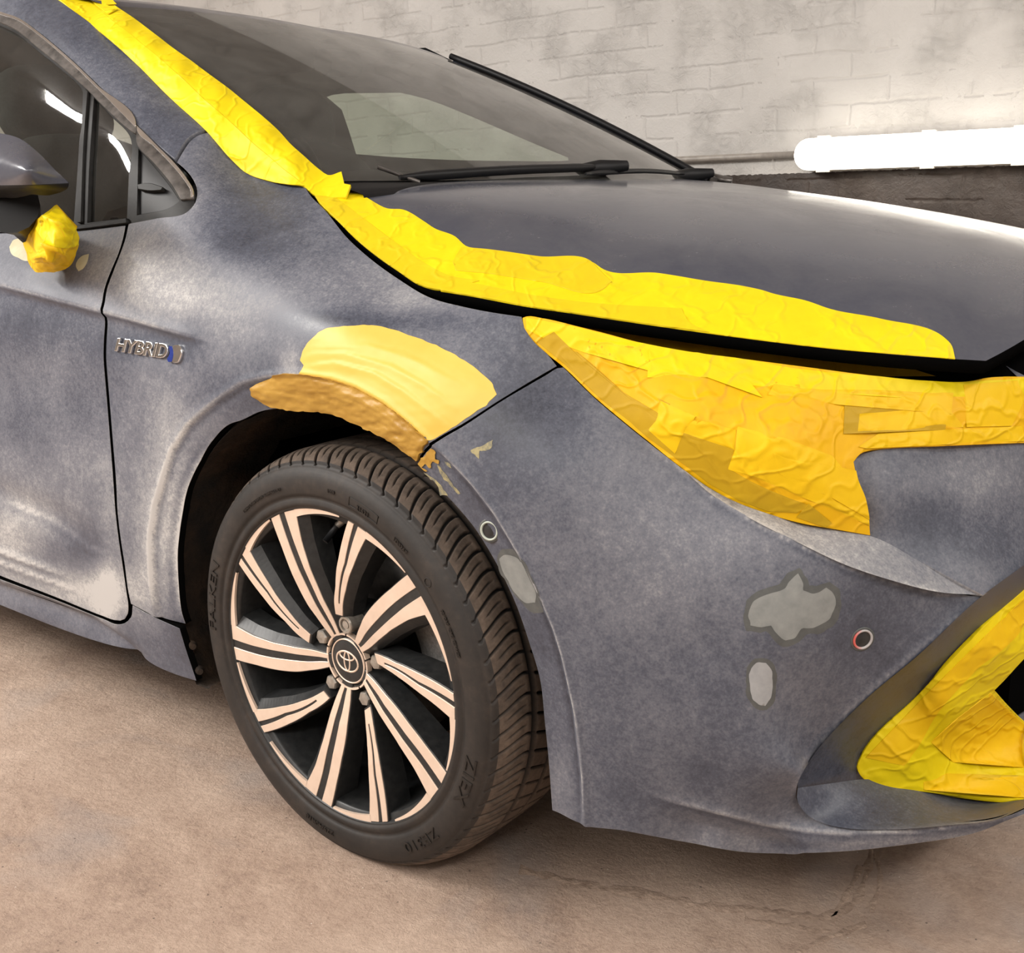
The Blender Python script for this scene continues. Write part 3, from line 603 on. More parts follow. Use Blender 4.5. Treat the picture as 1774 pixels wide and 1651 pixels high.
# ---- hood
TL = [(540, 335), (551, 348), (588, 385), (618, 415), (656, 446), (689, 469), (730, 495), (764, 503), (838, 517), (906, 530), (1000, 544), (1100, 559), (1233, 578), (1434, 603), (1654, 622), (1708, 625)]
tl = smooth_outline(TL, 12, False); near = HOOD(tl[:, 0], tl[:, 1])
def rs(P, n):
    P = np.asarray(P); s = np.r_[0, np.cumsum(np.linalg.norm(P[1:]-P[:-1], axis=1))]; q = np.linspace(0, s[-1], n)
    return np.stack([np.interp(q, s, P[:, i]) for i in range(P.shape[1])], 1)
NV, NU = 120, 120
a0 = near[0][:2]; a1 = near[-1][:2]
Lf = rs(near[:, :2], NV); Rt = Lf*[1, -1]
u = np.linspace(-1, 1, NU)
rear = np.stack([a0[0]+(1-u*u)*(-.045-a0[0])*.95, u*abs(a0[1])], 1); front = np.stack([a1[0]+(1-np.abs(u)**2.2)*(.855-a1[0]), u*abs(a1[1])], 1)
G = np.empty((NV, NU, 2)); uu = (u+1)/2
for i in range(NV):
    v = i/(NV-1)
    G[i] = (1-v)*rear+v*front+np.outer(1-uu, Lf[i])+np.outer(uu, Rt[i])-((1-v)*(np.outer(1-uu, rear[0])+np.outer(uu, rear[-1]))+v*(np.outer(1-uu, front[0])+np.outer(uu, front[-1])))
Z = HZ(G[..., 0], G[..., 1]); HP = np.dstack([G, Z])
mb = MB(); mb.grid(HP[:, ::-1])
rim = np.vstack([HP[:, 0], HP[-1, 1:], HP[::-1, -1][1:], HP[0, ::-1][1:-1]]); cen = np.array([.3, 0, .9])
inw = cen-rim; inw[:, 2] = 0; inw /= np.linalg.norm(inw, axis=1)[:, None]
k0_ = len(mb.f); mb.grid(np.stack([rim, rim+[0, 0, -.003]-inw*.001, rim+[0, 0, -.016]+inw*.003, rim+[0, 0, -.020]+inw*.03], 1), 0, True, True, False)
mb.mi[k0_:] = [1]*(len(mb.f)-k0_); hood = mb.build('hood', [M['gloss'], M['void']], car)
# ---- A pillar and roof rail
PIL = [(303, 275), (314, 256), (328, 238), (342, 229), (358, 224), (300, 172), (237, 109), (170, 51), (119, 14), (97, -3), (40, -45), (-60, -100), (-260, -190), (-260, -60), (-100, -20), (-40, 0), (0, 20), (34, 32), (68, 56), (119, 98), (170, 146), (205, 181), (237, 214), (270, 247)]
panel('front_pillar', PIL, GREEN, M['paint'], car, g=8, attrs=AT(.26), disp=lambda x, y: .004*np.exp(-((polydist(x, y, [(300, 230), (237, 165), (120, 55), (60, 20)])[0])/30)**2))
# ---- side glazing: metal trim, black frames, glass
TRIM = [(0, 22), (34, 34), (68, 58), (119, 101), (170, 150), (205, 185), (230, 211), (237, 219), (236, 233), (226, 226), (190, 194), (142, 146), (110, 118), (68, 84), (27, 51), (0, 39), (-80, 12), (-260, -20), (-260, -50), (-100, -14), (-40, 4)]
panel('window_trim', TRIM, GREEN, M['satin'], car, g=6, off=.003, rim=(.001, .006))
panel('quarter_window_trim', [(239, 221), (270, 252), (305, 287), (325, 313), (336, 335), (336, 345), (315, 347), (300, 322), (270, 285), (239, 249)], GREEN, M['satin'], car, g=5, off=.003, rim=(.001, .006))
panel('trim_highlight', [(0, 22), (34, 34), (68, 58), (119, 101), (170, 150), (237, 219), (237, 223), (168, 153), (117, 104), (66, 61), (32, 37), (0, 26), (-260, -44), (-260, -50), (-40, 4)], GREEN, M['chrome'], car, g=4, off=.0045, rim=(.0003, .001))
panel('trim_highlight', [(239, 221), (270, 252), (305, 287), (325, 313), (336, 335), (336, 344), (332, 344), (332, 336), (321, 315), (302, 291), (268, 256), (239, 226)], GREEN, M['chrome'], car, g=4, off=.0045, rim=(.0003, .001))
SW_OUT = [(0, 39), (27, 51), (68, 84), (110, 118), (142, 146), (190, 194), (236, 233), (239, 249), (270, 285), (300, 322), (315, 347), (337, 346), (336, 355), (326, 366), (270, 379), (222, 388), (129, 398), (0, 403), (-260, 398), (-260, -20), (-80, 12)]
H1 = [(0, 44), (27, 57), (68, 90), (108, 122), (139, 151), (136, 250), (127, 384), (100, 390), (0, 396), (-250, 392), (-250, 0), (-80, 20)]
H2 = [(162, 167), (190, 198), (224, 234), (222, 310), (219, 378), (150, 386), (154, 280)]
H3 = [(239, 256), (266, 287), (297, 326), (311, 347), (300, 356), (236, 373)]
panel('window_frame', SW_OUT, GREEN, M['trim'], car, g=6, off=-.001, holes=[H1, H2, H3], rim=(.0008, .012))
panel('front_door_glass', [(-255, -5), (0, 40), (27, 52), (142, 148), (138, 260), (128, 388), (-255, 396)], GREEN, M['glass'], car, g=14, off=-.008, rim=None)
panel('quarter_glass', [(160, 163), (226, 232), (221, 382), (148, 389)], GREEN, M['glass'], car, g=14, off=-.008, rim=None)
qt = panel('quarter_cover', [(237, 252), (268, 285), (300, 325), (314, 348), (301, 359), (234, 376)], GREEN, M['black'], car, g=9, off=-.006, rim=None)
panel('clip', [(241, 321), (258, 319), (283, 326), (281, 330), (262, 331), (242, 328)], GREEN, M['trim'], qt, g=4, off=.003, rim=(.001, .008))
# ridge on each dark upright between the panes
panel('divider_strip', [(147, 155), (154, 161), (148, 250), (143, 386), (138, 386), (143, 270)], GREEN, M['trim'], car, g=4, off=.004, rim=(.001, .005))
panel('sill_strip', [(222, 380), (223, 387), (180, 393), (129, 399), (60, 402), (-260, 399), (-260, 394), (60, 397), (129, 393), (180, 387)], GREEN, M['trim'], car, g=4, off=.005, rim=(.001, .006))
# ---- windshield, roof, far pillar: built in the car's own measure
def xs_of(z, y):
    lo, hi_ = -2.4, .2
    for _ in range(40):
        m = (lo+hi_)/2
        if WSZ(m, y) > z: lo = m
        else: hi_ = m
    return lo
def ws_edge(t): return -.665+.115*t, .975+(.355)*t      # y and height along the near edge, base to header
rows = []
nl = smooth_outline([(572, 314), (520, 280), (480, 242), (395, 170), (325, 120), (272, 82), (225, 46), (185, 10)], 8, False)
nl = WS(nl[:, 0], nl[:, 1]); nl = nl[(nl[:, 2]-nl[0, 2]) > -1]; nz = (nl[:, 2]-nl[0, 2])/(nl[-1, 2]-nl[0, 2])
for t in np.linspace(0, 1, 34):
    yn, zn = np.interp(t, nz, nl[:, 1]), np.interp(t, nz, nl[:, 2]); xn = xs_of(zn, yn)
    yf, zf = ws_edge(t); yf = -yf; zf += .012*(1-t); xf = xs_of(zf, yf); sn, sf = xn+.42*yn*yn, xf+.42*yf*yf
    r = []
    for q in np.linspace(0, 1, 49):
        y = yn+(yf-yn)*q; sv = sn+(sf-sn)*q-.05*t*4*q*(1-q); xx = sv-.42*y*y; r.append((xx, y, float(WSZ(xx, y))))
    rows.append(r)
WSG = np.array(rows); mb = MB(); mb.grid(WSG[:, ::-1]); ws = mb.build('windshield', M['ws'], car)
mb = MB(); e = WSG[:, -1]; 
P = np.stack([e+[.012, -.012, .006], e+[.006, .012, .014], e+[-.02, .045, .002], e+[-.05, .085, -.05]], 1); mb.grid(P); mb.build('far_pillar', M['gloss'], car)
mb = MB(); mb.tube(e+np.array([.012, -.004, .008]), .008, 8); mb.build('windshield_seal', M['black'], car)
hdr = WSG[-1]
mb = MB(); rr_ = []
for k, (dx, dz) in enumerate([(0, .0), (-.03, .012), (-.12, .030), (-.5, .055), (-1.0, .045), (-1.5, -.01)]):
    r = hdr.copy(); r[:, 0] += dx; r[:, 2] += dz; r[:, 1] *= 1+.08*min(k, 3)/3; rr_.append(r)
mb.grid(np.array(rr_)); mb.build('roof', M['gloss'], car)
mb = MB(); hl_ = np.array(rr_)+[0, 0, -.025]; mb.grid(hl_); sd = hl_[:, -1]; mb.grid(np.stack([sd, sd+[0, .03, -.03], sd+[0, .06, -.075]], 1)); mb.build('headliner', M['seat'], car)
# cowl and wipers at the foot of the windshield
base = WSG[0]; mb = MB()
mb.grid(np.stack([base+[-.01, 0, .001], base+[.03, 0, -.010], base+[.07, 0, -.022], base+[.08, 0, -.05]], 1)); mb.build('cowl', M['black'], car)
def wiper(p0, p1, nm='wiper'):
    a = hit(*p0, 'y', p0_y) if False else None
def on_ws(px, py, off=.0): return WS(px, py, off)[0]
def wiper(pts, wid, hub):
    L = smooth_outline(pts, 12, False); P = WS(L[:, 0], L[:, 1], .012)
    mb = MB(); mb.tube(P, np.interp(np.linspace(0, 1, len(P)), [0, .15, .9, 1], [wid*.5, wid, wid*.9, wid*.5]), 8); o = mb.build('wiper', M['black'], car)
    mb = MB(); c = WS(*hub, .010)[0]; mb.tube([c+[-.03, -.05, -.004], c, c+[.03, .05, .004]], [.009, .016, .010], 10); mb.build('wiper_pivot', M['black'], o)
wiper([(690, 319), (760, 314), (830, 309), (920, 304), (1000, 301), (1035, 299)], .0085, (1035, 300))
wiper([(1010, 312), (1060, 308), (1120, 306), (1180, 310)], .005, (1190, 311))
panel('windshield_frit', [(560, 306), (600, 294), (750, 297), (900, 295), (1000, 294), (1100, 298), (1180, 306), (1195, 316), (1000, 318), (700, 326), (590, 330)], WS, M['black'], car, g=14, off=-.004, rim=None)
mb = MB(); c = WS(690, 314, .012)[0]; mb.tube([c+[-.02, -.03, .012], c+[.025, .02, -.012]], .003, 8); mb.build('washer_jet', M['satin'], car)
mb = MB(); c = e[0]+np.array([.03, -.01, .004]); mb.tube([c, c+[-.02, .02, .008], c+[.03, .04, .0]], [.010, .014, .008], 8); mb.build('hinge_cover', M['satin'], car)
mb = MB(); c = e[0]; mb.tube([c+[.0, 0, .0], c+[.09, .03, -.028], c+[.2, .06, -.05]], [.012, .014, .01], 8); mb.build('far_hood_seal', M['black'], car)
# ---- interior shell with the far windows cut out of it
YF = .755
class Plane(TPS):
    def __init__(s, ax, v): s.ax = ax; s.v = v
    def inv(s, px, py):
        d = raydir(px, py); i = 'xyz'.index(s.ax); return d[:, i]/(s.v-CAM[i])
class Tilt(TPS):
    def __init__(s, n, c): s.nv = np.array(n, float); s.cv = c
    def inv(s, px, py): return (raydir(px, py)@s.nv)/(s.cv-CAM@s.nv)
FARP = Tilt((0, 1, .475), .79+.475*.95)
WIN = [(585, 151), (615, 148), (680, 158), (740, 172), (800, 195), (870, 225), (940, 255), (984, 273), (985, 278), (970, 279), (900, 279), (780, 277), (680, 272), (617, 267), (604, 225), (592, 190), (566, 168), (580, 163)]
REAR = [(407, 168), (440, 167), (460, 185), (474, 215), (483, 240), (440, 205)]
fy = lambda z_: .79-.475*(z_-.95)
LINO = [tuple(q) for q in pix(np.array([(x_, fy(z_), z_) for x_, z_ in [(-.25, .985), (-.45, 1.09), (-.7, 1.215), (-.9, 1.30), (-1.05, 1.375), (-1.6, 1.40), (-2.5, 1.38), (-2.6, .55), (-.25, .55)]]))]
panel('far_door_lining', LINO, FARP, M['black'], car, g=30, holes=[WIN, REAR], smooth_o=False, rim=None)
panel('far_door_glass', [(550, 140), (800, 170), (1000, 270), (995, 290), (580, 280)], Tilt((0, 1, .475), .79+.475*.95+.02), M['glass'], car, g=60, smooth_o=False, rim=None)
mb = MB()
mb.box((-2.6, -.80, .30), (-.25, YF, .34))                    # floor pan
mb.box((-2.62, -.75, .34), (-2.56, .75, 1.0))                 # parcel bulkhead
mb.box((-.36, -.70, .40), (-.30, .70, .93))                   # firewall
mb.build('cabin_floor', M['void'], car)
mb = MB()
for a_ in range(1):
    prof = [(-.17, .955), (-.28, .972), (-.42, .975), (-.55, .955), (-.62, .90), (-.60, .78)]; ys = np.linspace(-.68, .68, 30)
    mb.grid(np.array([[(x_-.42*y_*y_, y_, z_+.012*math.exp(-((y_+.37)/.2)**2)) for x_, z_ in prof] for y_ in ys]))
mb.build('dashboard', M['seat'], car)
def seat(x, y):
    root = bpy.data.objects.new('seat', None); COL.objects.link(root); root.parent = car
    def blob(name, c, half, tilt, e_=3.):
        b_ = MB(); nu, nv = 20, 24; G = np.empty((nu, nv, 3))
        for i in range(nu):
            ph = -math.pi/2+math.pi*i/(nu-1)
            for j in range(nv):
                th = 2*math.pi*j/nv; f = lambda w: math.copysign(abs(w)**(2/e_), w)
                q = np.array([half[0]*f(math.cos(ph))*f(math.cos(th)), half[1]*f(math.cos(ph))*f(math.sin(th)), half[2]*f(math.sin(ph))])
                G[i, j] = (q[0]*math.cos(tilt)-q[2]*math.sin(tilt)+c[0], q[1]+c[1], q[0]*math.sin(tilt)+q[2]*math.cos(tilt)+c[2])
        b_.grid(G, 0, True, False, True); b_.build(name, M['seat'], root)
    blob('cushion', (x+.25, y, .52), (.26, .25, .09), 0); blob('backrest', (x-.08, y, .82), (.08, .25, .32), .3); blob('headrest', (x-.22, y, 1.19), (.055, .14, .095), .25)
seat(-1.15, -.37); seat(-1.15, .37)
mb = MB(); c = np.array([-.72, -.37, .93]); A_ = [c+np.array([math.sin(t)*.19*.35, math.cos(t)*.19, math.sin(t)*.19*.93]) for t in np.linspace(0, 2*math.pi, 40)]
mb.tube(A_, .015, 8, cap=False); mb.tube([c+[0, -.18, 0], c+[.03, 0, 0], c+[0, .18, 0]], [.015, .03, .015], 8); mb.build('steering_wheel', M['black'], car)
mb = MB(); c = WS(600, 62, -.03)[0]; mb.tube([c+[-.02, -.05, -.03], c+[-.02, .05, -.03]], [.03, .03], 10); mb.build('rear_view_mirror', M['black'], car)
# far side and rear body, simple but solid, so the car is whole from a step aside
mb = MB(); xs_ = np.linspace(-2.6, .70, 60)
for sg in (1,):
    G = []
    for x_ in xs_:
        w = np.interp(x_, [-2.6, -.5, .1, .38, .55, .70], [.89, .885, .885, .865, .81, .72]); tz = np.interp(x_, [-2.6, -.5, -.2, .0, .3, .55, .70], [.95, .94, .95, .88, .81, .785, .76]); ty = np.interp(x_, [-2.6, -.5, -.2, .0, .3, .55, .70], [.80, .79, .70, .77, .76, .68, .58])
        G.append([(x_, w-.02, .18), (x_, w, .4), (x_, w, .6), (x_, w-.015, .75), (x_, (w+ty)/2+.02, (tz+.78)/2+.02), (x_, ty+.004, tz-.008)])
    mb.grid(np.array(G))
mb.build('far_side_body', M['gloss'], car)
mb = MB(); mb.box((-2.6, -.80, .19), (-.42, .80, .30)); mb.box((-.42, -.50, .19), (.42, .80, .32)); mb.box((.42, -.66, .20), (.56, .74, .30)); mb.box((.56, -.52, .2), (.74, .66, .30)); mb.build('underbody', M['void'], car)
FY = np.linspace(-.38, .72, 40); FX = np.interp(FY, [-.38, -.2, 0, .2, .4, .55, .66, .72], [.815, .865, .88, .86, .81, .75, .69, .66])
mb = MB(); mb.grid(np.array([[(x_-.02, y_, z_) for z_ in (.24, .35, .5, .62)] for x_, y_ in zip(FX, FY)])); mb.build('grille', M['void'], car)
mb = MB(); mb.grid(np.array([[(x_-.05, y_, .165), (x_, y_, .17), (x_+.01, y_, .205), (x_-.03, y_, .235)] for x_, y_ in zip(FX, FY)])); mb.grid(np.array([[(x_-.02, y_, .62), (x_-.005, y_, .64), (x_-.02, y_, .70), (x_-.06, y_, .735)] for x_, y_ in zip(FX, FY)])); mb.build('front_fascia', M['gloss'], car)
mb = MB(); mb.box((.60, -.40, .24), (.64, .60, .74)); mb.build('front_core', M['void'], car)
# ---- wheel well
mb = MB(); th = np.radians(np.linspace(-32, 212, 90)); G = []
for y_, r_ in ((-.874, .372), (-.866, .378), (-.80, .385), (-.72, .39), (-.5, .39), (-.42, .38)):
    G.append([(-.004+r_*math.cos(t)*(1 if math.cos(t) < 0 else 1.05), max(y_, -.78) if math.cos(t) > .25 else y_, max(.192, .325+r_*math.sin(t)+.004*math.sin(t*40)*(y_ > -.85))) for t in th])
mb.grid(np.array(G)); wl = mb.build('wheel_arch_liner', M['liner'], car)
mb = MB(); G = [[(-.004+r_*math.cos(t), -.42, .325+r_*math.sin(t)) for t in th] for r_ in (.39, .2, .02)]; mb.grid(np.array(G)); mb.build('inner_wing', M['void'], wl)
for px, py in ((337, 1115), (349, 1158), (325, 876), (316, 997)):
    d_ = raydir(px, py); best = None
    P0 = hit(px, py, 'y', -.86); 
    b_ = MB(); c = np.array([P0[0]+.004, -.868, P0[2]]); b_.tube([c+[-.006, 0, 0], c+[.003, -.001, 0], c+[.006, -.002, 0]], [.009, .009, .005], 12); b_.build('liner_fastener', M['liner'], wl)
# ---- front wheel
ST = -.0400057
KS = 1.012
u_ = np.array([math.cos(ST), math.sin(ST), 0]); w_ = np.array([math.sin(ST), -math.cos(ST), 0]); v_ = np.array([0, 0, 1.])
WC = CAM+(np.array([-.0, -.8912, .3152])-CAM)*KS
def wp(r, th, w): 
    r = np.asarray(r, float); th = np.asarray(th, float); w = np.asarray(w, float)
    return WC+(r*np.cos(th))[..., None]*u_+(r*np.sin(th))[..., None]*v_+w[..., None]*w_
def lathe(mb, prof, n=160, mi=0, closed=False):
    P = np.array(prof, float); t = np.linspace(0, 2*np.pi, n, endpoint=False); G = wp(P[:, 0][:, None]+0*t, t[None]+0*P[:, :1], P[:, 1][:, None]+0*t)
    mb.grid(G, mi, True, closed, True)
# tyre
RT = .3205
prof = [(.2375, -.006), (.2390, .001), (.2420, .006), (.247, .0075), (.252, .004), (.256, .0035), (.2575, .0055), (.262, .0075), (.272, .0085), (.282, .008), (.290, .005), (.295, .002), (.2975, -.001), (.2995, -.0005), (.3020, -.005), (.3050, -.0085), (.3080, -.0125), (.3110, -.0175), (.3135, -.023), (.3160, -.031), (.3180, -.040), (.3192, -.049)]
acr = [(RT-.0008*((k-.5)*2)**2, -.050-.125*k) for k in np.linspace(0, 1, 40)]
prof += acr+[(.318, -.186), (.313, -.197), (.304, -.206), (.28, -.218), (.25, -.215), (.236, -.205)]
P = np.array(prof); nt_ = 1320; T = np.linspace(0, 2*np.pi, nt_, endpoint=False)
R_ = np.repeat(P[:, :1], nt_, 1); Wd = np.repeat(P[:, 1:], nt_, 1)
pitch = 2*np.pi/70
nt_ = 70*20; T = np.linspace(0, 2*np.pi, nt_, endpoint=False); R_ = np.repeat(P[:, :1], nt_, 1); Wd = np.repeat(P[:, 1:], nt_, 1); PH = np.zeros(len(P))
def groove(phase, w, t): return np.exp(-(np.minimum(np.abs(((t-phase)/pitch) % 1), 1-np.abs(((t-phase)/pitch) % 1))*pitch*.32/w)**4)
dep = np.zeros_like(R_)
for i, (r, w) in enumerate(prof):
    if r < .302: continue
    s = (-w)                                     # distance inboard
    ph = .085*math.sin(max(0, min(s, .052))*30) if s < .052 else .085-1.1*(s-.052)
    PH[i] = ph
    m = 1.0*(s > -.004)*(s < .058) if s < .06 else (1.0 if .072 < s < .105 else (1.0 if .12 < s < .17 else 0))
    a = groove(0, .0021, T)*m*.0070*min(1, max(.3, (s+.004)/.02))
    sp = groove(pitch/2, .0012, T)*(.018 < s < .044)*.0045
    dep[i] = np.maximum(a, sp)
    for c0 in (.064, .111, .176-.0):
        dep[i] += .007*math.exp(-((s-c0)/.0042)**4)
PH[:int(np.argmax(P[:, 0] > .302))] = PH[int(np.argmax(P[:, 0] > .302))]*0
G = wp(R_-dep, T[None]+PH[:, None], Wd)
mb = MB(); mb.grid(G[:, ::-1], 0, True, False, True); mb.attr['unshaded'] = np.clip(1-dep[:, ::-1].ravel()/.0016, 0, 1)  # falls to zero in the grooves, where shade is painted
M['rubber'] = mat('tyre_rubber', rough=.62); t = NT(M['rubber']); v = t.coord()
n1 = t.noise(14, 6, .65, .4, v); n2 = t.noise(90, 5, .65, 0, v); x = t.math('ADD', t.math('MULTIPLY', n1, .6), t.math('MULTIPLY', n2, .4))
t.l(t.ramp(x, [(.35, (.012, .0105, .0095)), (.52, (.022, .018, .0155)), (.7, (.045, .034, .027))]), t.b.inputs['Base Color'])
t.l(t.bump(n2, .25, .001), t.b.inputs['Normal'])
M['tread'] = mat('dusty_tread_rubber', rough=.8); t = NT(M['tread']); v = t.coord()
n1 = t.noise(18, 6, .65, .4, v); n2 = t.noise(120, 5, .65, 0, v); x = t.math('ADD', t.math('MULTIPLY', n1, .55), t.math('MULTIPLY', n2, .45))
unsh = t.n('ShaderNodeAttribute', attribute_name='unshaded').outputs['Fac']
t.l(t.mix(unsh, (.004, .0035, .003, 1), t.ramp(x, [(.33, (.042, .031, .024)), (.52, (.095, .069, .051)), (.7, (.155, .112, .083))])), t.b.inputs['Base Color'])  # groove shade painted near black into the tread colour
t.l(t.bump(n2, .15, .0008), t.b.inputs['Normal'])
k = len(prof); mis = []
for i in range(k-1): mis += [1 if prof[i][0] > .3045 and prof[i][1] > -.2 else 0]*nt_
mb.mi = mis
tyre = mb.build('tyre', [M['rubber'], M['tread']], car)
# lettering moulded on the sidewall
def text_mesh(s, size, bold=0.0, ext=.0005, bev=0.0):
    cu = bpy.data.curves.new('lettering', 'FONT'); cu.body = s; cu.size = size; cu.align_x = 'CENTER'; cu.extrude = ext; cu.offset = bold; cu.resolution_u = 3; cu.bevel_depth = bev
    o = bpy.data.objects.new('lettering', cu); COL.objects.link(o); dg = bpy.context.evaluated_depsgraph_get(); me = o.evaluated_get(dg).to_mesh()
    V = np.array([tuple(q.co) for q in me.vertices]); F = [tuple(p.vertices) for p in me.polygons]; o.evaluated_get(dg).to_mesh_clear(); bpy.data.objects.remove(o); bpy.data.curves.remove(cu)
    return V, F
LET = []
def side_w(r): return float(np.interp(r, [p_[0] for p_ in prof[:16]], [p_[1] for p_ in prof[:16]]))
for s, size, r0, th0, flip, stretch in (('ZIEX', .026, .276, -20, 0, 1.5), ('ZE310', .022, .276, -52, 0, 1.4), ('FALKEN', .022, .276, 168, 0, 1.6), ('225/40R18', .011, .274, -100, 0, 1.3), ('1009', .0075, .272, 84, 0, 1.), ('21621', .009, .268, 70.5, 0, 1.1), ('1D3267', .009, .268, 54, 0, 1.), ('0210A0 12M2 0214420', .0066, .268, 25, 0, 1.05), ('TREAD 2 PLIES RAYON  SIDEWALL 1 PLY', .0055, .270, 118, 0, 1.05)):
    V, F = text_mesh(s, size, .0002); cx_ = V[:, 0]*stretch; rad = r0+V[:, 1]-size*.35; th = np.radians(th0)-cx_/r0
    w = np.array([side_w(q) for q in rad])+V[:, 2]+.0004
    mbl = MB(); mbl.add(wp(rad, th, w+.0010), F, 0, False); LET.append(mbl)
# outlined capsule round the date code
q = np.linspace(math.radians(76.5), math.radians(64.5), 20)
cap_ = [(.2765, a) for a in q]+[(.264, a) for a in q[::-1]]; cap_.append(cap_[0]); mbl = MB(); LET.append(mbl)
mbl.tube([wp(r, a, side_w(r)+.0004) for r, a in cap_], .0006, 5)
mbl = MB(); LET.append(mbl); mbl.tube([wp(.2685+.006*math.sin(a), math.radians(40.5)+.006/.27*math.cos(a), side_w(.268)+.0004) for a in np.linspace(0, 2*math.pi, 24)], .0006, 5, cap=False)
M['mould'] = noisy('raised_rubber_lettering', [(.3, (.006, .005, .004)), (.7, (.016, .013, .011))], 60, 4, .5, .2)
for mbl in LET: mbl.build('sidewall_lettering', M['mould'], tyre)
# alloy rim
LIP = .2365*KS
S = KS
def woff(r): return np.interp(np.asarray(r)/S, [0, .040, .057, .075, .096, .150, .233], [-.0275, -.026, -.0225, -.0185, -.0135, -.006, 0])
mb = MB()
lathe(mb, [(.2425, -.004), (.2425, .0015), (.2405, .003), (.2375, .002), (.2365, -.002), (.2350, -.004), (.2265, -.0045), (.2250, -.009), (.2235, -.03), (.222, -.05), (.214, -.09), (.210, -.14), (.216, -.19), (.228, -.205)], 200)
lathe(mb, [(.001, -.040), (.034, -.040), (.042, -.040), (.052, -.046), (.074, -.050), (.079, -.058), (.080, -.085), (.06, -.10), (.001, -.10)], 80)
A1L = [(234, 119.4), (190, 121.6), (150, 124.5), (105, 128.5), (80, 130), (60, 132), (45, 133), (38, 134)]
A1R = [(234, 114.3), (180, 116.4), (128, 118), (95, 119.3), (78, 120.4), (52, 121), (40, 123)]
A2L = [(234, 111.1), (190, 112.2), (150, 112.6), (110, 113), (84, 113.4), (55, 114), (38, 116)]
A2R = [(234, 104.5), (223, 105.2), (185, 107), (139, 107.6), (100, 106.8), (66, 105.2), (40, 105.8)]
B1L = [(234, 77.6), (205, 80), (170, 83), (120, 88.3), (74, 97.4)]
B1R = [(233, 74.9), (165, 79), (97, 87.6), (93, 88)]
B2L = [(233, 72.9), (165, 77.3), (97, 85.8), (93, 86.3)]
B2R = [(233, 68.0), (222, 68.6), (168, 73), (122, 78.2), (80, 84.8), (74, 86)]
def edge(E, r): E = sorted(E); return np.radians(np.interp(r, [a[0]*.001*S for a in E], [a[1] for a in E]))
def strip(mb, L, R, r0, r1, rot, lift=.0012, n=26, thick=.003, wr0=None):
    r = np.linspace(r0*S, r1*S, n); tl_, tr_ = edge(L, r)+rot, edge(R, r)+rot; w = woff(r)
    c = .0004/r
    rows = [wp(r, tl_, w-thick), wp(r, tl_, w+lift-.0004), wp(r, tl_-c, w+lift), wp(r, tr_+c, w+lift), wp(r, tr_, w+lift-.0004), wp(r, tr_, w-thick)]
    mb.grid(np.array(rows), 0, False)
    for i in (0, n-1):
        mb.add([rw[i] for rw in rows], [tuple(range(6)) if i else tuple(range(6))[::-1]], 0, False)
def body(mb, L, R, r0, r1, rot, wl, wr_, dep0, dep1, n=26):
    r = np.linspace(r0*S, r1*S, n); tl_, tr_ = edge(L, r)+rot, edge(R, r)+rot; w = woff(r); q = np.linspace(0, 1, n)
    e = .0016/r; D = dep0+(dep1-dep0)*q; a = wl*(.5+.5*q)/r; b_ = wr_*(.5+.5*q)/r
    rows = [wp(r, tl_+e+a, w-D), wp(r, tl_+e, w-.001), wp(r, tl_+e*.5, w-.0002), wp(r, tr_-e*.5, w-.0002), wp(r, tr_-e, w-.001), wp(r, tr_-e-b_*.75, w-.012), wp(r, tr_-e-b_, w-D)]
    mb.grid(np.array(rows), 0, False)
    mb.add([rw[0] for rw in rows], [tuple(range(7))[::-1]], 0, False)
for kf in range(5):
    rot = kf*2*math.pi/5
    body(mb, A1L, A2R, .036, .236, rot, .004, .018, .030, .045); body(mb, B1L, B2R, .072, .236, rot, .004, .018, .034, .045)
    # raised shoulder of the spoke running to the hub beside each bolt
rimo = mb.build('alloy_rim', M['rimblack'], car)
mf = MB()
for kf in range(5):
    rot = kf*2*math.pi/5
    strip(mf, A1L, A1R, .042, .234, rot); strip(mf, A2L, A2R, .040, .234, rot)
    strip(mf, B1L, B1R, .094, .233, rot); strip(mf, B2L, B2R, .094, .233, rot); strip(mf, B1L, B2R, .0745, .0945, rot, n=6)
    for (t0, t1, ri, ro) in ((105.2, 82, .2235, .2345), (68.8, 48.5, .2235, .2345), ):
        n = 24; a = np.radians(np.linspace(t0, t1, n))+rot; q = np.linspace(0, 1, n); rin = (ri+(ro-.0025-ri)*q)*S; rou = np.full(n, ro)*S
        rows = [wp(rin, a, np.full(n, -.003)), wp(rin, a, np.full(n, .0010)), wp(rou, a, np.full(n, .0014)), wp(rou, a, np.full(n, -.003))]; mf.grid(np.array(rows)[::-1], 0, False)
    # machined ring segment where two arms of a spoke join round the cap
    n = 14; a = np.radians(np.linspace(158, 90, n))+rot; rows = [wp(np.full(n, .0405), a, np.full(n, -.034)), wp(np.full(n, .0408), a, np.full(n, -.0250)), wp(np.full(n, .0435), a, np.full(n, -.0246)), wp(np.full(n, .0435), a, np.full(n, -.034))]
    mf.grid(np.array(rows), 0, False)
mf.build('machined_face', M['machined'], rimo)
mb = MB(); lathe(mb, [(.0001, -.0255), (.020, -.0258), (.030, -.0268), (.0335, -.0282), (.0365, -.0292), (.0368, -.036)], 64); lathe(mb, [(.0375, -.036), (.0378, -.0290), (.0395, -.0288), (.0400, -.036)], 64)
cap = mb.build('centre_cap', M['rimblack'], rimo)
mb = MB()
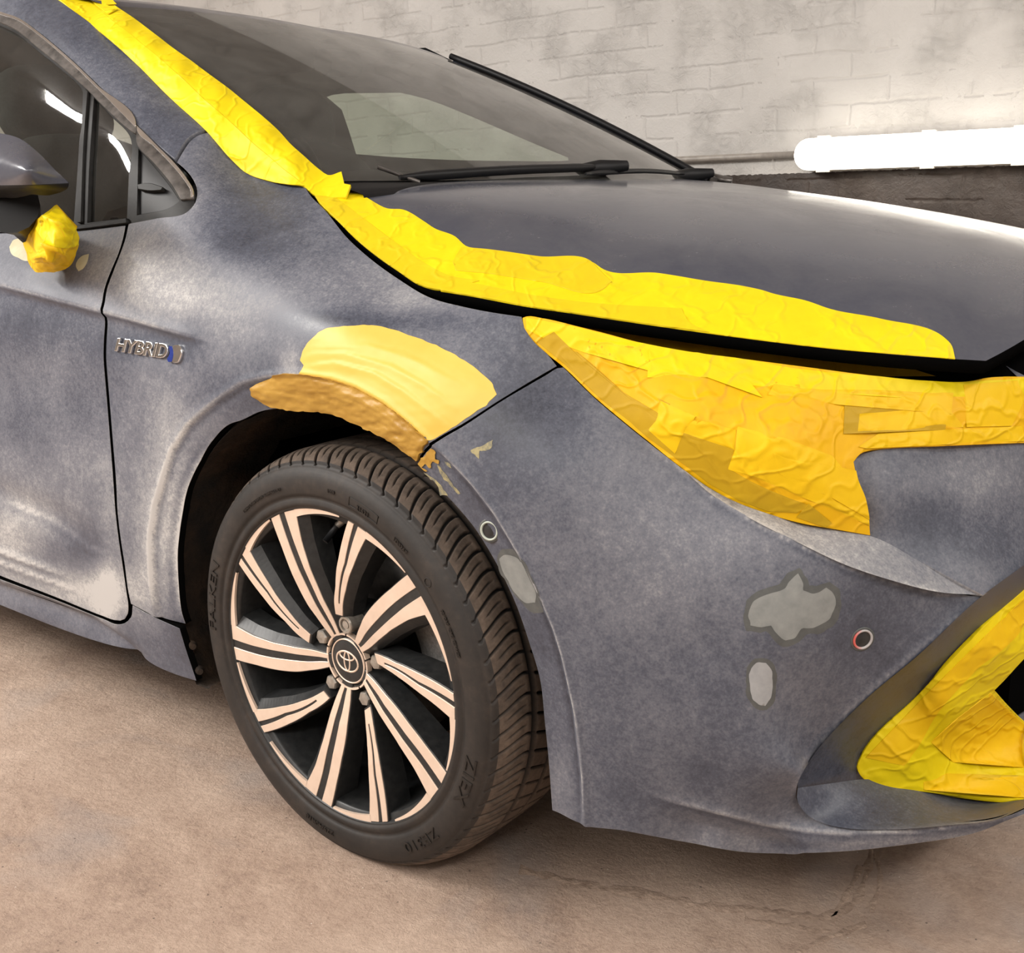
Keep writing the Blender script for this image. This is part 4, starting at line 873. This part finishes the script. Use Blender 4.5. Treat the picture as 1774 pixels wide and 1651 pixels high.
def ring(a_, b_, cx_=0, cy_=0, rad=.0013, ang=0):
    pts = []
    for t in np.linspace(0, 2*math.pi, 49):
        x_ = cx_+a_*math.cos(t); y_ = cy_+b_*math.sin(t); xr = x_*math.cos(ang)-y_*math.sin(ang); yr = x_*math.sin(ang)+y_*math.cos(ang)
        rr = math.hypot(xr, yr); pts.append(WC+xr*u_+yr*v_+(-.0256-.0016*(rr/.03)**2)*w_)
    mb.tube(pts, rad, 6, cap=False)
ring(.0225, .0155, rad=.0017); ring(.0058, .0150, 0, .0003, .0014); ring(.0150, .0062, 0, .0088, .0014)
mb.build('emblem', M['machined'], cap)
mb = MB(); lathe(mb, [(.0325, -.0274), (.0332, -.0262), (.0345, -.0266), (.0350, -.0284)], 64); mb.build('cap_ring', M['machined'], cap)
for kf in range(5):
    a = math.radians(84.2+72*kf); c = WC+.0605*math.cos(a)*u_+.0605*math.sin(a)*v_+.002*w_; lock = kf == 0
    mb = MB(); n = 6 if not lock else 24
    def pr(lst, n, ph=0.2):
        G = []
        for r, w in lst: G.append([c+r*math.cos(2*math.pi*j/n+ph)*u_+r*math.sin(2*math.pi*j/n+ph)*v_+w*w_ for j in range(n)])
        mb.grid(np.array(G)[:, ::-1], 0, False, False, True)
    if lock: pr([(.0135, -.05), (.0135, -.024), (.0125, -.022), (.0095, -.022), (.0090, -.026), (.0060, -.026), (.0060, -.023), (.0001, -.023)], 24)
    else: pr([(.0115, -.052), (.0115, -.030), (.0100, -.0275), (.0001, -.0265)], 6); pr([(.0135, -.052), (.0135, -.044), (.0118, -.042)], 20)
    tag(mb.build('lug_nut', M['steel'], rimo), 'round locking wheel nut with a slotted face' if lock else None)
a = math.radians(93.5); mb = MB(); p0_ = wp(.205, a, -.035); p1_ = wp(.186, a+.02, -.012); mb.tube([p0_, (p0_+p1_)/2, p1_], [.0042, .0046, .0046], 12); mb.build('valve_stem', M['black'], rimo)
mb = MB(); p2_ = wp(.214, a-.05, -.040); mb.tube([p2_, p0_], [.0052, .0052], 12); mb.build('valve_base', M['steel'], rimo)
mb = MB(); lathe(mb, [(.001, -.125), (.07, -.125), (.085, -.118), (.142, -.118), (.1425, -.140), (.08, -.142)], 96); disc = mb.build('brake_disc', M['discdark'], car)
mb = MB(); n = 14; a = np.radians(np.linspace(-18, 38, n)); one = np.ones(n)
rows = [wp(.105*one, a, -.11*one), wp(.108*one, a, -.075*one), wp(.150*one, a, -.066*one), wp(.182*one, a, -.070*one), wp(.197*one, a, -.09*one), wp(.197*one, a, -.16*one)]; mb.grid(np.array(rows)); 
for i in (0, n-1): mb.add([rw[i] for rw in rows], [tuple(range(6))], 0, False)
mb.build('brake_caliper', M['cast'], disc)
mb = MB(); lathe(mb, [(.16, -.150), (.05, -.155), (.001, -.155)], 64); mb.build('dust_shield', M['void'], disc)
# ---- badge
def quadmap(Q, u, v):
    Q = np.array(Q, float); return ((1-u)*(1-v))[:, None]*Q[0]+(u*(1-v))[:, None]*Q[1]+(u*v)[:, None]*Q[2]+((1-u)*v)[:, None]*Q[3]
def skin(px, py, off): return SIDE(px, py, prof_side(px, py)+off)
V, F = text_mesh('HYBRID', 1.0, .012, .06, .035)
mn, mx = V.min(0), V.max(0); U = (V-mn)/(mx-mn)
U[:, 0] += (U[:, 1]-.5)*.03
q = quadmap([(201, 608), (290, 622), (291, 596), (202, 585)], U[:, 0], U[:, 1])
mb = MB(); mb.add(skin(q[:, 0], q[:, 1], .0003+U[:, 2]*.0048), F, 0, False); badge = mb.build('hybrid_badge', M['chrome'], car)
panel('badge_oval', [(297, 600), (302, 598), (310, 598), (313, 602), (313, 620), (310, 627), (302, 628), (297, 624), (296, 612)], SIDE, M['chrome'], badge, g=2.5, disp=prof_side, off=.0048, rim=(.0006, .005))
panel('badge_inlay', [(292, 600), (298, 600), (301, 612), (300, 626), (294, 627), (291, 622), (295, 612)], SIDE, M['blue'], badge, g=2.5, disp=prof_side, off=.0052, rim=(.0003, .005))
# ---- parking sensors
def sensor(px, py, rp, lab, col, prof_):
    P0 = SIDE([px], [py], prof_(np.array([float(px)]), np.array([float(py)])))[0]; n = SIDE.normal(np.array([float(px)]), np.array([float(py)]))[0]
    a = np.cross(n, [0, 0, 1]); a /= np.linalg.norm(a); b_ = np.cross(a, n); R = rp
    def rv(mb, lst, k=40):
        mb.grid(np.array([[P0+r*(math.cos(t)*a+math.sin(t)*b_)+h*n for t in np.linspace(0, 2*math.pi, k, endpoint=False)] for r, h in lst]), 0, True, False, True)
    mb = MB(); rv(mb, [(R*1.22, -.001), (R*1.22, .0008), (R*1.02, .0012), (R*.98, .0004)]); o = mb.build('parking_sensor', M['halo'], car); tag(o, lab)
    mb = MB(); rv(mb, [(R*1.0, .0006), (R*.99, .0022), (R*.90, .0028), (R*.80, .0020), (R*.79, .0004)]); mb.build('sensor_ring', col, o)
    mb = MB(); rv(mb, [(R*.8, .0006), (R*.68, .0009), (R*.60, .0004), (R*.5, .0010), (.0001, .0012)]); mb.build('sensor_face', M['rimblack'], o)
M['ringpale'] = mat('pale_worn_ring', (.50, .55, .48), .4); M['ringred'] = mat('half_rubbed_red_ring', rough=.4)
t = NT(M['ringred']); sx_ = t.n('ShaderNodeSeparateXYZ', {'Vector': t.coord()}); rx = float(SIDE([1494], [1107])[0][0])
t.l(t.mix(t.n('ShaderNodeMapRange', {'Value': sx_.outputs['X'], 'From Min': rx-.005, 'From Max': rx+.001}).outputs[0], (.72, .13, .11, 1), (.48, .46, .46, 1)), t.b.inputs['Base Color'])
sensor(843, 922, .0125, 'parking sensor with a pale ring on the wheel arch edge', M['ringpale'], prof_bump)
sensor(1494, 1107, .0125, 'parking sensor with a reddish ring near the front of the bumper', M['ringred'], prof_bump)
# ---- primer spots
def spot(inner, outer, m, base_off=.00025, prof_=prof_bump):
    h = panel('sanded_spot', outer, SIDE, M['halo'], bumper, g=4, disp=prof_, off=base_off, rim=None, jit=3); panel('primer_spot', inner, SIDE, m, h, g=4, disp=prof_, off=base_off+.00025, rim=None, jit=2)
spot([(1297, 1060), (1310, 1038), (1335, 1028), (1358, 1020), (1370, 1005), (1383, 993), (1390, 1008), (1392, 1022), (1410, 1028), (1432, 1018), (1444, 1030), (1446, 1052), (1436, 1072), (1412, 1086), (1388, 1090), (1375, 1106), (1360, 1110), (1347, 1100), (1336, 1084), (1316, 1086), (1300, 1084)],
     [(1289, 1058), (1300, 1032), (1330, 1018), (1352, 1010), (1364, 994), (1384, 983), (1397, 1000), (1402, 1014), (1416, 1014), (1436, 1008), (1453, 1022), (1457, 1052), (1448, 1078), (1420, 1097), (1396, 1100), (1380, 1116), (1358, 1120), (1340, 1108), (1328, 1095), (1310, 1096), (1292, 1092)], M['primer'])
spot([(1301, 1158), (1312, 1148), (1326, 1148), (1336, 1160), (1338, 1186), (1336, 1208), (1326, 1222), (1314, 1220), (1302, 1206), (1299, 1184)], [(1295, 1154), (1310, 1141), (1328, 1141), (1342, 1154), (1345, 1186), (1342, 1214), (1328, 1230), (1312, 1228), (1297, 1212), (1292, 1184)], M['primer_lt'])
spot([(858, 972), (866, 966), (888, 966), (900, 974), (916, 1000), (927, 1030), (924, 1046), (905, 1048), (888, 1036), (872, 1012), (860, 990)], [(854, 968), (864, 956), (890, 954), (904, 966), (922, 996), (938, 1040), (940, 1062), (918, 1066), (898, 1052), (874, 1022), (855, 990)], M['primer'])
# ---- body filler
def relief(lines, amp, wid, base, edge_poly, feather=12, rough=.0):
    def f(px, py):
        o = prof_side(px, py); d, _, _ = polydist(px, py, edge_poly, True); o = o+base*sstep(0, feather, d)
        for ln, a_, w in lines:
            dd, s, t = polydist(px, py, ln); s = s*dd; env = np.sin(np.pi*np.clip(t, .02, .98))**.5
            o = o+a_*env*(sstep(-w, 0, s)-sstep(0, w*5, s))*(dd < w*6)
        if rough: o = o+rough*(fbm(px/22., py/9., 4)-.5)
        return o
    return f
LF = [(519, 649), (527, 633), (519, 624), (524, 609), (540, 587), (561, 571), (598, 565), (648, 564), (679, 571), (710, 581), (757, 599), (797, 621), (834, 646), (853, 667), (860, 683), (846, 698), (815, 720), (766, 751), (744, 762), (732, 760), (710, 742), (662, 714), (615, 686), (572, 670), (524, 661)]
DF = [(429, 674), (430, 686), (436, 694), (450, 705), (471, 710), (500, 714), (524, 714), (574, 724), (617, 743), (664, 769), (710, 802), (729, 778), (742, 765), (713, 736), (666, 702), (618, 675), (575, 659), (524, 649), (478, 651), (455, 660), (440, 667)]
fl = relief([([(540, 612), (600, 612), (680, 635), (740, 668), (790, 705)], .0016, 3), ([(530, 634), (580, 627), (650, 645), (700, 675), (735, 702), (775, 735)], .0018, 3), ([(560, 600), (640, 598), (720, 625), (800, 665)], .0010, 3), ([(640, 600), (700, 612), (760, 640)], .0008, 3)], 0, 0, .0010, LF, 30, .0007)
panel('body_filler', LF, SIDE, M['filler'], fender, g=4, disp=fl, off=.0003, rim=(.0003, .0022), jit=2)
fd = relief([([(470, 668), (560, 680), (640, 712), (700, 760)], .0013, 2.5), ([(545, 684), (562, 696), (585, 702)], .0014, 2.5), ([(610, 712), (660, 742), (705, 785)], .0012, 2.5), ([(560, 664), (620, 688), (680, 730), (730, 770)], .0014, 2.5), ([(450, 676), (500, 688), (560, 700)], .0010, 3)], 0, 0, .0020, DF, 8, .0055)
panel('body_filler', DF, SIDE, M['filler2'], fender, g=3, disp=fd, off=.0030, rim=(.0003, .0050), jit=3)
fb = lambda px, py: prof_bump(px, py)+.0022*fbm(px/7., py/7., 4)
panel('body_filler', [(714, 805), (729, 790), (745, 777), (750, 782), (752, 795), (759, 799), (756, 804), (744, 801), (736, 812), (728, 806), (722, 812), (731, 820), (722, 818)], SIDE, M['filler2'], bumper, g=2.5, disp=fb, off=.0003, rim=None, jit=4)
M['palefill'] = noisy('pale_worn_filler', [(.3, (.52, .47, .28)), (.7, (.66, .62, .44))], 30, 3, .5, .1, .001)
M['smear'] = noisy('thin_filler_smear', [(.38, (.15, .15, .12)), (.6, (.38, .33, .17))], 120, 5, .5, .2, .001)
for poly in ([(722, 822), (740, 832), (758, 850), (765, 862), (752, 862), (748, 846), (734, 832)], [(752, 806), (762, 818), (776, 838), (792, 858), (788, 859), (772, 842), (756, 824)], [(815, 780), (828, 775), (842, 768), (854, 762), (852, 774), (842, 782), (832, 780), (830, 794), (822, 788)], [(766, 800), (778, 806), (778, 812), (770, 808)]):
    panel('body_filler', poly, SIDE, M['smear'], bumper, g=3, disp=prof_bump, off=.0003, rim=None, jit=3)
# filler spots left on the door skin
for poly in ([(16, 428), (24, 416), (38, 412), (50, 430), (56, 452), (44, 452), (30, 446), (20, 440)], [(134, 452), (146, 442), (154, 440), (152, 452), (144, 466), (136, 470), (132, 462)]):
    panel('body_filler', poly, SIDE, M['palefill'], door, g=3, disp=prof_side, off=.0003, rim=None, jit=1)
# ---- door mirror
def mirror():
    root = bpy.data.objects.new('door_mirror', None); COL.objects.link(root); root.parent = car
    MT = TPS([(0, 231, 'y', -.94), (68, 262, 'y', -.93), (119, 317, 'y', -.915), (102, 353, 'y', -.915), (0, 354, 'y', -.96), (50, 290, 'y', -.985), (-120, 230, 'y', -.98), (-120, 354, 'y', -1.0), (-200, 290, 'y', -1.02), (60, 335, 'y', -.96)])
    up = [(-10, 229), (34, 240), (68, 266), (95, 294), (119, 317), (60, 320), (-10, 321), (-120, 318), (-210, 300), (-190, 240), (-100, 222)]
    lo = [(119, 318), (118, 330), (108, 350), (100, 354), (40, 356), (-60, 354), (-190, 345), (-210, 301), (-120, 319), (-10, 322), (60, 321)]
    panel('mirror_cover', up, MT, M['gloss'], root, g=8, rim=(.002, .03))
    panel('mirror_housing', lo, MT, M['black'], root, g=8, rim=(.002, .03), disp=lambda x, y: -.02*sstep(320, 356, y))
    mb = MB(); c = hit(20, 358, 'y', -.93); c2 = hit(60, 400, 'y', -.86); mb.tube([c, (c+c2)/2+[0, 0, .0], c2], [.045, .03, .028], 14); mb.build('mirror_arm', M['black'], root)
mirror()
# ------------------------------------------------------------------ masking tape, each piece lying on the car
def folds(lines, prof_=None, amp=.0016, w=3.0, crump=0.0):
    def f(px, py):
        o = np.zeros(len(px)) if prof_ is None else prof_(px, py)
        for ln in lines:
            d, s, t = polydist(px, py, ln); o = o+amp*np.exp(-(d/w)**2)*np.sin(np.pi*np.clip(t, .03, .97))
        if crump: o = o-crump*(np.abs(vnoise(px/17., py/15.)-.5)+.6*np.abs(vnoise(px/9.+5, py/10.)-.5))
        return o
    return f
def tape_root(name, label, px, py, surf):
    r = bpy.data.objects.new(name, None); COL.objects.link(r); P = surf([px], [py])[0]; r.location = P; tag(r, label, 'tape'); return r
def tpanel(name, poly, surf, m, root, off, **k):
    mb = MB(); panel_mesh(mb, poly, surf, off=off, **k); V = np.vstack(mb.v)-np.array(root.location); mb.v = [V]; return mb.build(name, m, root)
# hood edge tape
TU = [(1646, 596), (1638, 588), (1525, 553), (1434, 535), (1400, 523), (1334, 508), (1325, 505), (1300, 499), (1220, 487), (1140, 474), (1041, 465), (1030, 457), (933, 445), (838, 432), (807, 427), (789, 411), (752, 396), (734, 384), (698, 364), (671, 362), (640, 346), (608, 325), (590, 318)]
TLO = [(545, 338), (551, 348), (588, 385), (618, 415), (656, 446), (689, 469), (730, 495), (764, 503), (838, 517), (906, 530), (1000, 544), (1100, 559), (1233, 578), (1434, 603), (1654, 622)]
rh = tape_root('masking_tape', 'long bright yellow masking tape along the side edge of the hood', 900, 500, HOOD)
hf = [[(820, 440), (828, 462), (838, 478)], [(845, 444), (852, 466), (860, 482)], [(868, 446), (874, 462), (884, 474)], [(912, 450), (918, 462), (928, 470)], [(740, 395), (746, 410), (750, 425)], [(690, 375), (692, 400)], [(730, 384), (715, 402)], [(790, 430), (772, 460), (780, 470)], [(800, 424), (785, 455)], [(1035, 465), (1050, 490), (1080, 508), (1120, 516)], [(1110, 478), (1130, 500)], [(1260, 495), (1275, 512)], [(1320, 508), (1290, 518), (1230, 526)],
      [(1400, 540), (1450, 570), (1490, 590)], [(1440, 560), (1500, 585)], [(1350, 545), (1356, 565)], [(1150, 533), (1160, 560)], [(1190, 540), (1185, 562)], [(1520, 555), (1530, 575)], [(640, 350), (650, 372)], [(610, 390), (640, 402), (650, 425)], [(960, 452), (972, 470)], [(990, 470), (1000, 500)], [(1050, 492), (1010, 500)]]
tpanel('tape_strip', [(1654, 622)]+TU+[(560, 312), (540, 330)]+TLO[:-1], HOOD, M['tape'], rh, .0010, g=6, disp=folds(hf, None, .0018, 3.2), rim=(.0004, .004))
mid = [(560, 330), (620, 375), (680, 420), (740, 462), (775, 480), (830, 490), (940, 512), (1040, 523), (1100, 527), (1233, 533), (1340, 546), (1434, 570)]
tpanel('tape_strip', [(545, 338)]+[(x, y-2) for x, y in mid[:6]]+[(764, 503), (730, 495), (689, 469), (656, 446), (618, 415), (588, 385), (551, 348)], HOOD, M['tape_thin'], rh, .0021, g=6, disp=folds(hf, None, .0012, 3), rim=(.0004, .003))
tpanel('tape_strip', [(764, 504), (772, 482), (830, 494), (940, 516), (1040, 528), (1100, 532), (1180, 536), (1190, 556), (1228, 577), (1100, 559), (1000, 544), (906, 530), (838, 517)], HOOD, M['tape_thin'], rh, .0021, g=6, disp=folds(hf, None, .0012, 3), rim=(.0004, .003))
tpanel('tape_strip', [(800, 430), (838, 433), (933, 446), (1028, 458), (1038, 470), (1060, 490), (1040, 505), (940, 490), (850, 476), (790, 470), (785, 455)], HOOD, M['tape_thin'], rh, .0021, g=6, disp=folds(hf, None, .0014, 3), rim=(.0004, .002))
# windshield pillar tape
WTU = [(592, 301), (568, 307), (554, 298), (528, 276), (500, 250), (492, 241), (407, 166), (339, 115), (288, 78), (244, 44), (210, 20), (170, -8), (100, -50)]
WTL = [(20, -50), (97, -2), (119, 16), (170, 53), (237, 111), (300, 174), (360, 229), (405, 279), (430, 301), (470, 315), (528, 325), (545, 340), (600, 340)]
tctl = []
for x, y in [(580, 305), (528, 276), (492, 241), (407, 166), (339, 115), (288, 78), (244, 44), (205, 10), (130, -40)]:
    P = WS([x], [y])[0]; tctl.append(tuple(P+[0, 0, .002]))
for x, y in [(510, 290), (462, 244), (384, 172), (316, 124), (262, 84), (218, 48)]: tctl.append(tuple(WS([x], [y])[0]+[-.003, -.003, .006]))
GN = lambda x, y: tuple(GREEN([x], [y])[0]*1.0)
for x, y in [(20, -50), (97, -2), (170, 53), (237, 111), (300, 174), (360, 229), (405, 279), (430, 301)]: tctl.append(GN(x, y))
tctl += [tuple(SIDE([470], [315])[0]), tuple(SIDE([528], [325])[0]), tuple(HOOD([560], [335])[0]+[0, 0, .004]), tuple(HOOD([600], [345])[0]+[0, 0, .003])]
TW = TPS(tctl, 3e-4)
rw = tape_root('masking_tape', 'bright yellow masking tape running up the windshield edge over the pillar', 420, 220, TW)
wf = [[(300, 95), (420, 195), (530, 290)], [(240, 60), (330, 150), (450, 265)], [(430, 262), (470, 290), (520, 310)], [(150, 10), (230, 80), (300, 150)], [(380, 200), (460, 268)], [(410, 225), (440, 262)]]
tpanel('tape_strip', WTL[:-1]+[(600, 345), (608, 324), (597, 322)]+WTU, TW, M['tape'], rw, .0040, g=7, disp=folds(wf, None, .0012, 5), rim=(.0004, .004))
tpanel('tape_strip', [(20, -50), (97, -2), (119, 16), (170, 53), (237, 111), (300, 174), (360, 229), (405, 279), (430, 301), (470, 315), (528, 325), (500, 300), (440, 250), (360, 180), (290, 115), (210, 50), (140, -5), (60, -60)], TW, M['tape_or2'] if False else M['tape'], rw, .0050, g=7, disp=folds(wf, None, .0012, 5), rim=(.0004, .002))
tpanel('tape_strip', [(150, -20), (184, -6), (203, 13), (185, 14), (205, 22), (190, 30), (160, 5)], TW, M['tape'], rw, .0070, g=5, rim=(.0003, .001))
# headlight tape
HLc = [(905, 549, 'y', -.808), (966, 640, 'y', -.806), (1031, 692, 'y', -.802), (1132, 775, 'y', -.792), (1233, 851, 'y', -.770), (1334, 895, 'y', -.742), (1505, 928, 'y', -.674), (1480, 800, 'y', -.676), (1500, 780, 'y', -.655), (1774, 768, 'y', -.435), (1774, 655, 'y', -.415), (1650, 655, 'y', -.51), (1500, 640, 'y', -.60), (1300, 615, 'y', -.69), (1100, 580, 'y', -.757), (1000, 562, 'y', -.787), (1180, 720, 'y', -.788), (1350, 760, 'y', -.745), (1430, 850, 'y', -.715), (1640, 710, 'y', -.545), (1900, 650, 'y', -.28), (1900, 760, 'y', -.30)]
HL = TPS(HLc, 1e-4)
rl = tape_root('masking_tape', 'amber layered masking tape covering the whole headlight', 1300, 720, HL)
HLP = [(906, 551), (912, 549), (940, 552), (1000, 566), (1048, 578), (1100, 592), (1180, 608), (1300, 624), (1400, 637), (1500, 650), (1600, 660), (1680, 661), (1710, 655), (1740, 653), (1774, 653), (1815, 652), (1815, 766), (1774, 767), (1640, 772), (1540, 776), (1510, 779), (1490, 786), (1478, 800), (1485, 833), (1497, 862), (1503, 890), (1507, 927), (1450, 917), (1384, 905), (1334, 891), (1283, 873), (1233, 847), (1182, 811), (1132, 771), (1082, 731), (1031, 688), (976, 635), (947, 612), (927, 594), (909, 568)]
lf = [[(1260, 680), (1300, 700), (1330, 690)], [(1200, 600), (1230, 640), (1280, 660)], [(1300, 640), (1340, 665), (1400, 678), (1440, 676)], [(1290, 690), (1320, 740), (1350, 765)], [(1050, 610), (1100, 600), (1140, 640)], [(1220, 705), (1260, 712), (1310, 690)], [(1070, 640), (1100, 690)], [(1190, 730), (1210, 720), (1205, 745)], [(1100, 620), (1160, 640)], [(1440, 800), (1400, 830), (1370, 860)], [(1420, 820), (1440, 870), (1480, 900)], [(1500, 765), (1480, 785), (1470, 800)], [(1530, 760), (1490, 780)], [(1010, 590), (1040, 620)], [(1320, 750), (1350, 768)], [(1460, 690), (1500, 700)], [(1380, 640), (1385, 690)], [(1335, 810), (1300, 830)], [(1400, 700), (1440, 720)], [(980, 560), (1040, 600), (1100, 650)], [(1230, 690), (1280, 735), (1300, 790)]]
fL = folds(lf, None, .0022, 3.5)
base_t = tpanel('tape_layer', HLP, HL, M['tape_or'], rl, .0006, g=7, disp=fL, rim=(.0004, .008))
for poly, mm, of in (
    ([(912, 551), (1000, 567), (1100, 593), (1300, 625), (1500, 651), (1640, 661), (1700, 660), (1774, 655), (1774, 690), (1600, 692), (1400, 680), (1300, 668), (1150, 650), (1010, 610), (940, 585), (912, 570)], M['tape'], .0012),
    ([(960, 602), (1000, 610), (1080, 680), (1190, 745), (1140, 690), (1160, 700), (1180, 770), (1130, 762), (1070, 712), (1010, 660)], M['tape_dk'], .0012),
    ([(930, 592), (960, 575), (1010, 625), (1090, 690), (1180, 745), (1272, 778), (1262, 812), (1400, 875), (1380, 888), (1330, 885), (1280, 866), (1230, 838), (1180, 800), (1120, 755), (1040, 690), (980, 632)], M['tape_dk'], .0014),
    ([(1145, 695), (1205, 722), (1170, 785), (1125, 745)], M['tape_or2'], .0019),
    ([(1125, 605), (1225, 630), (1300, 665), (1320, 690), (1225, 655), (1122, 655)], M['tape'], .0020),
    ([(1180, 720), (1275, 745), (1272, 778), (1330, 800), (1180, 748)], M['tape_or2'], .0017),
    ([(1278, 740), (1360, 760), (1440, 790), (1500, 860), (1505, 910), (1400, 865), (1262, 812)], M['tape_or2'], .0020),
    ([(1462, 704), (1640, 716), (1636, 745), (1460, 752)], M['tape_dk'], .0016),
    ([(1488, 718), (1640, 706), (1668, 740), (1540, 748), (1484, 752)], M['tape_or2'], .0019),
    ([(1340, 668), (1650, 682), (1646, 718), (1450, 702), (1330, 685)], M['tape_or2'], .0021),
    ([(1668, 668), (1760, 660), (1774, 690), (1750, 738), (1672, 740)], M['tape_or2'], .0023),
    ([(1520, 752), (1640, 745), (1768, 738), (1774, 764), (1640, 770), (1500, 778), (1485, 775)], M['tape_or2'], .0021),
    ([(1340, 785), (1430, 805), (1500, 820), (1505, 900), (1440, 862), (1350, 820)], M['tape_or2'], .0026),
    ([(1380, 895), (1400, 872), (1440, 905), (1430, 913)], M['tape_dk'], .0022)):
    tpanel('tape_strip', poly, HL, mm, rl, of, g=7, disp=fL, smooth_o=False, rim=(.0002, .0006), clip=HLP)
tpanel('tape_strip', [(895, 545), (915, 540), (1100, 565), (1300, 592), (1480, 614), (1620, 655), (1500, 655), (1300, 630), (1100, 598), (912, 556)], BAY, M['tape_dk'], rl, .004, g=8, rim=None)
# fog lamp surround tape
FG = TPS([(1900, 900, 'y', -.38), (1774, 1023, 'y', -.488), (1733, 1058, 'y', -.518), (1590, 1205, 'y', -.590), (1491, 1314, 'y', -.632), (1488, 1345, 'y', -.634), (1590, 1370, 'y', -.588), (1774, 1385, 'y', -.505), (1710, 1125, 'y', -.550), (1630, 1215, 'y', -.592), (1560, 1300, 'y', -.612), (1774, 1130, 'y', -.480), (1713, 1193, 'y', -.505), (1640, 1270, 'y', -.545), (1774, 1250, 'y', -.40), (1690, 1280, 'y', -.475), (1774, 1320, 'y', -.43), (1900, 1370, 'y', -.38), (1900, 1100, 'y', -.3), (1640, 1330, 'y', -.54)])
rf = tape_root('masking_tape', 'yellow masking tape wrapped around the fog lamp recess in the bumper', 1640, 1290, FG)
FGP = [(1774, 1023), (1733, 1058), (1660, 1132), (1590, 1205), (1491, 1314), (1485, 1329), (1491, 1343), (1521, 1361), (1590, 1370), (1774, 1385), (1800, 1385), (1800, 1275), (1790, 1262), (1774, 1250), (1745, 1222), (1722, 1196), (1737, 1181), (1774, 1141), (1796, 1120), (1796, 1003)]
ff = [[(1774, 1075), (1700, 1160), (1640, 1230), (1600, 1290), (1590, 1345)], [(1713, 1195), (1680, 1220), (1640, 1250), (1610, 1290)], [(1520, 1320), (1560, 1330), (1620, 1345)], [(1600, 1300), (1610, 1350)], [(1560, 1310), (1590, 1330)], [(1700, 1200), (1750, 1240)], [(1640, 1260), (1720, 1290)], [(1620, 1320), (1774, 1340)], [(1735, 1062), (1742, 1078)], [(1500, 1335), (1540, 1350)], [(1590, 1210), (1620, 1235)], [(1650, 1350), (1760, 1360)]]
fF = folds(ff, None, .0025, 5)
tpanel('tape_layer', FGP, FG, M['tape'], rf, .0004, g=7, disp=fF, rim=(.0006, .006))
tpanel('tape_strip', [(1600, 1208), (1774, 1035), (1774, 1075), (1690, 1160), (1620, 1240), (1585, 1300), (1565, 1325), (1500, 1312)], FG, M['tape_or2'], rf, .0012, g=7, disp=fF, clip=FGP, rim=(.0003, .0008))
tpanel('tape_strip', [(1600, 1355), (1640, 1340), (1774, 1345), (1774, 1383), (1600, 1368)], FG, M['tape_or2'], rf, .0012, g=7, disp=fF, clip=FGP, rim=(.0003, .0008), smooth_o=False)
tpanel('tape_strip', [(1612, 1285), (1660, 1240), (1715, 1200), (1774, 1255), (1774, 1330), (1650, 1320)], FG, M['tape_or2'], rf, .0010, g=7, disp=fF, clip=FGP, rim=(.0003, .0008), smooth_o=False)
panel('grille_opening', [(1700, 1110), (1800, 1040), (1800, 1350), (1700, 1330)], Plane('x', .70), M['void'], car, g=60, rim=None, smooth_o=False)
# mirror stalk tape: a crumpled closed bag
MS = TPS([(97, 354, 'y', -.905), (136, 404, 'y', -.875), (139, 421, 'y', -.87), (125, 458, 'y', -.872), (105, 471, 'y', -.885), (58, 470, 'y', -.90), (47, 451, 'y', -.90), (41, 424, 'y', -.885), (24, 402, 'y', -.875), (68, 376, 'y', -.91), (85, 420, 'y', -.945), (100, 440, 'y', -.935), (70, 440, 'y', -.94), (95, 385, 'y', -.93)])
rm = tape_root('masking_tape', 'crumpled yellow masking tape wrapped around the door mirror arm', 85, 420, MS)
mf_ = [[(100, 360), (85, 390), (72, 400)], [(72, 375), (110, 395), (134, 405)], [(60, 430), (85, 425), (110, 440), (120, 455)], [(75, 400), (85, 430), (95, 465)], [(50, 450), (80, 440), (100, 450)], [(90, 380), (110, 410), (132, 430)]]
tpanel('tape_layer', [(97, 354), (110, 368), (124, 388), (136, 404), (139, 421), (134, 440), (125, 458), (114, 467), (105, 471), (80, 472), (58, 470), (50, 461), (47, 451), (44, 436), (38, 420), (24, 402), (45, 390), (68, 376), (84, 362)], MS, M['tape_or2'], rm, .0, g=4, disp=folds(mf_, None, .009, 3., .004), rim=(.001, .05))
tpanel('tape_strip', [(72, 374), (96, 356), (110, 370), (135, 405), (138, 425), (110, 430), (80, 420), (60, 395)], MS, M['tape'], rm, .001, g=4, disp=folds(mf_, None, .009, 3., .004), rim=(.0003, .001))
print('scene built')
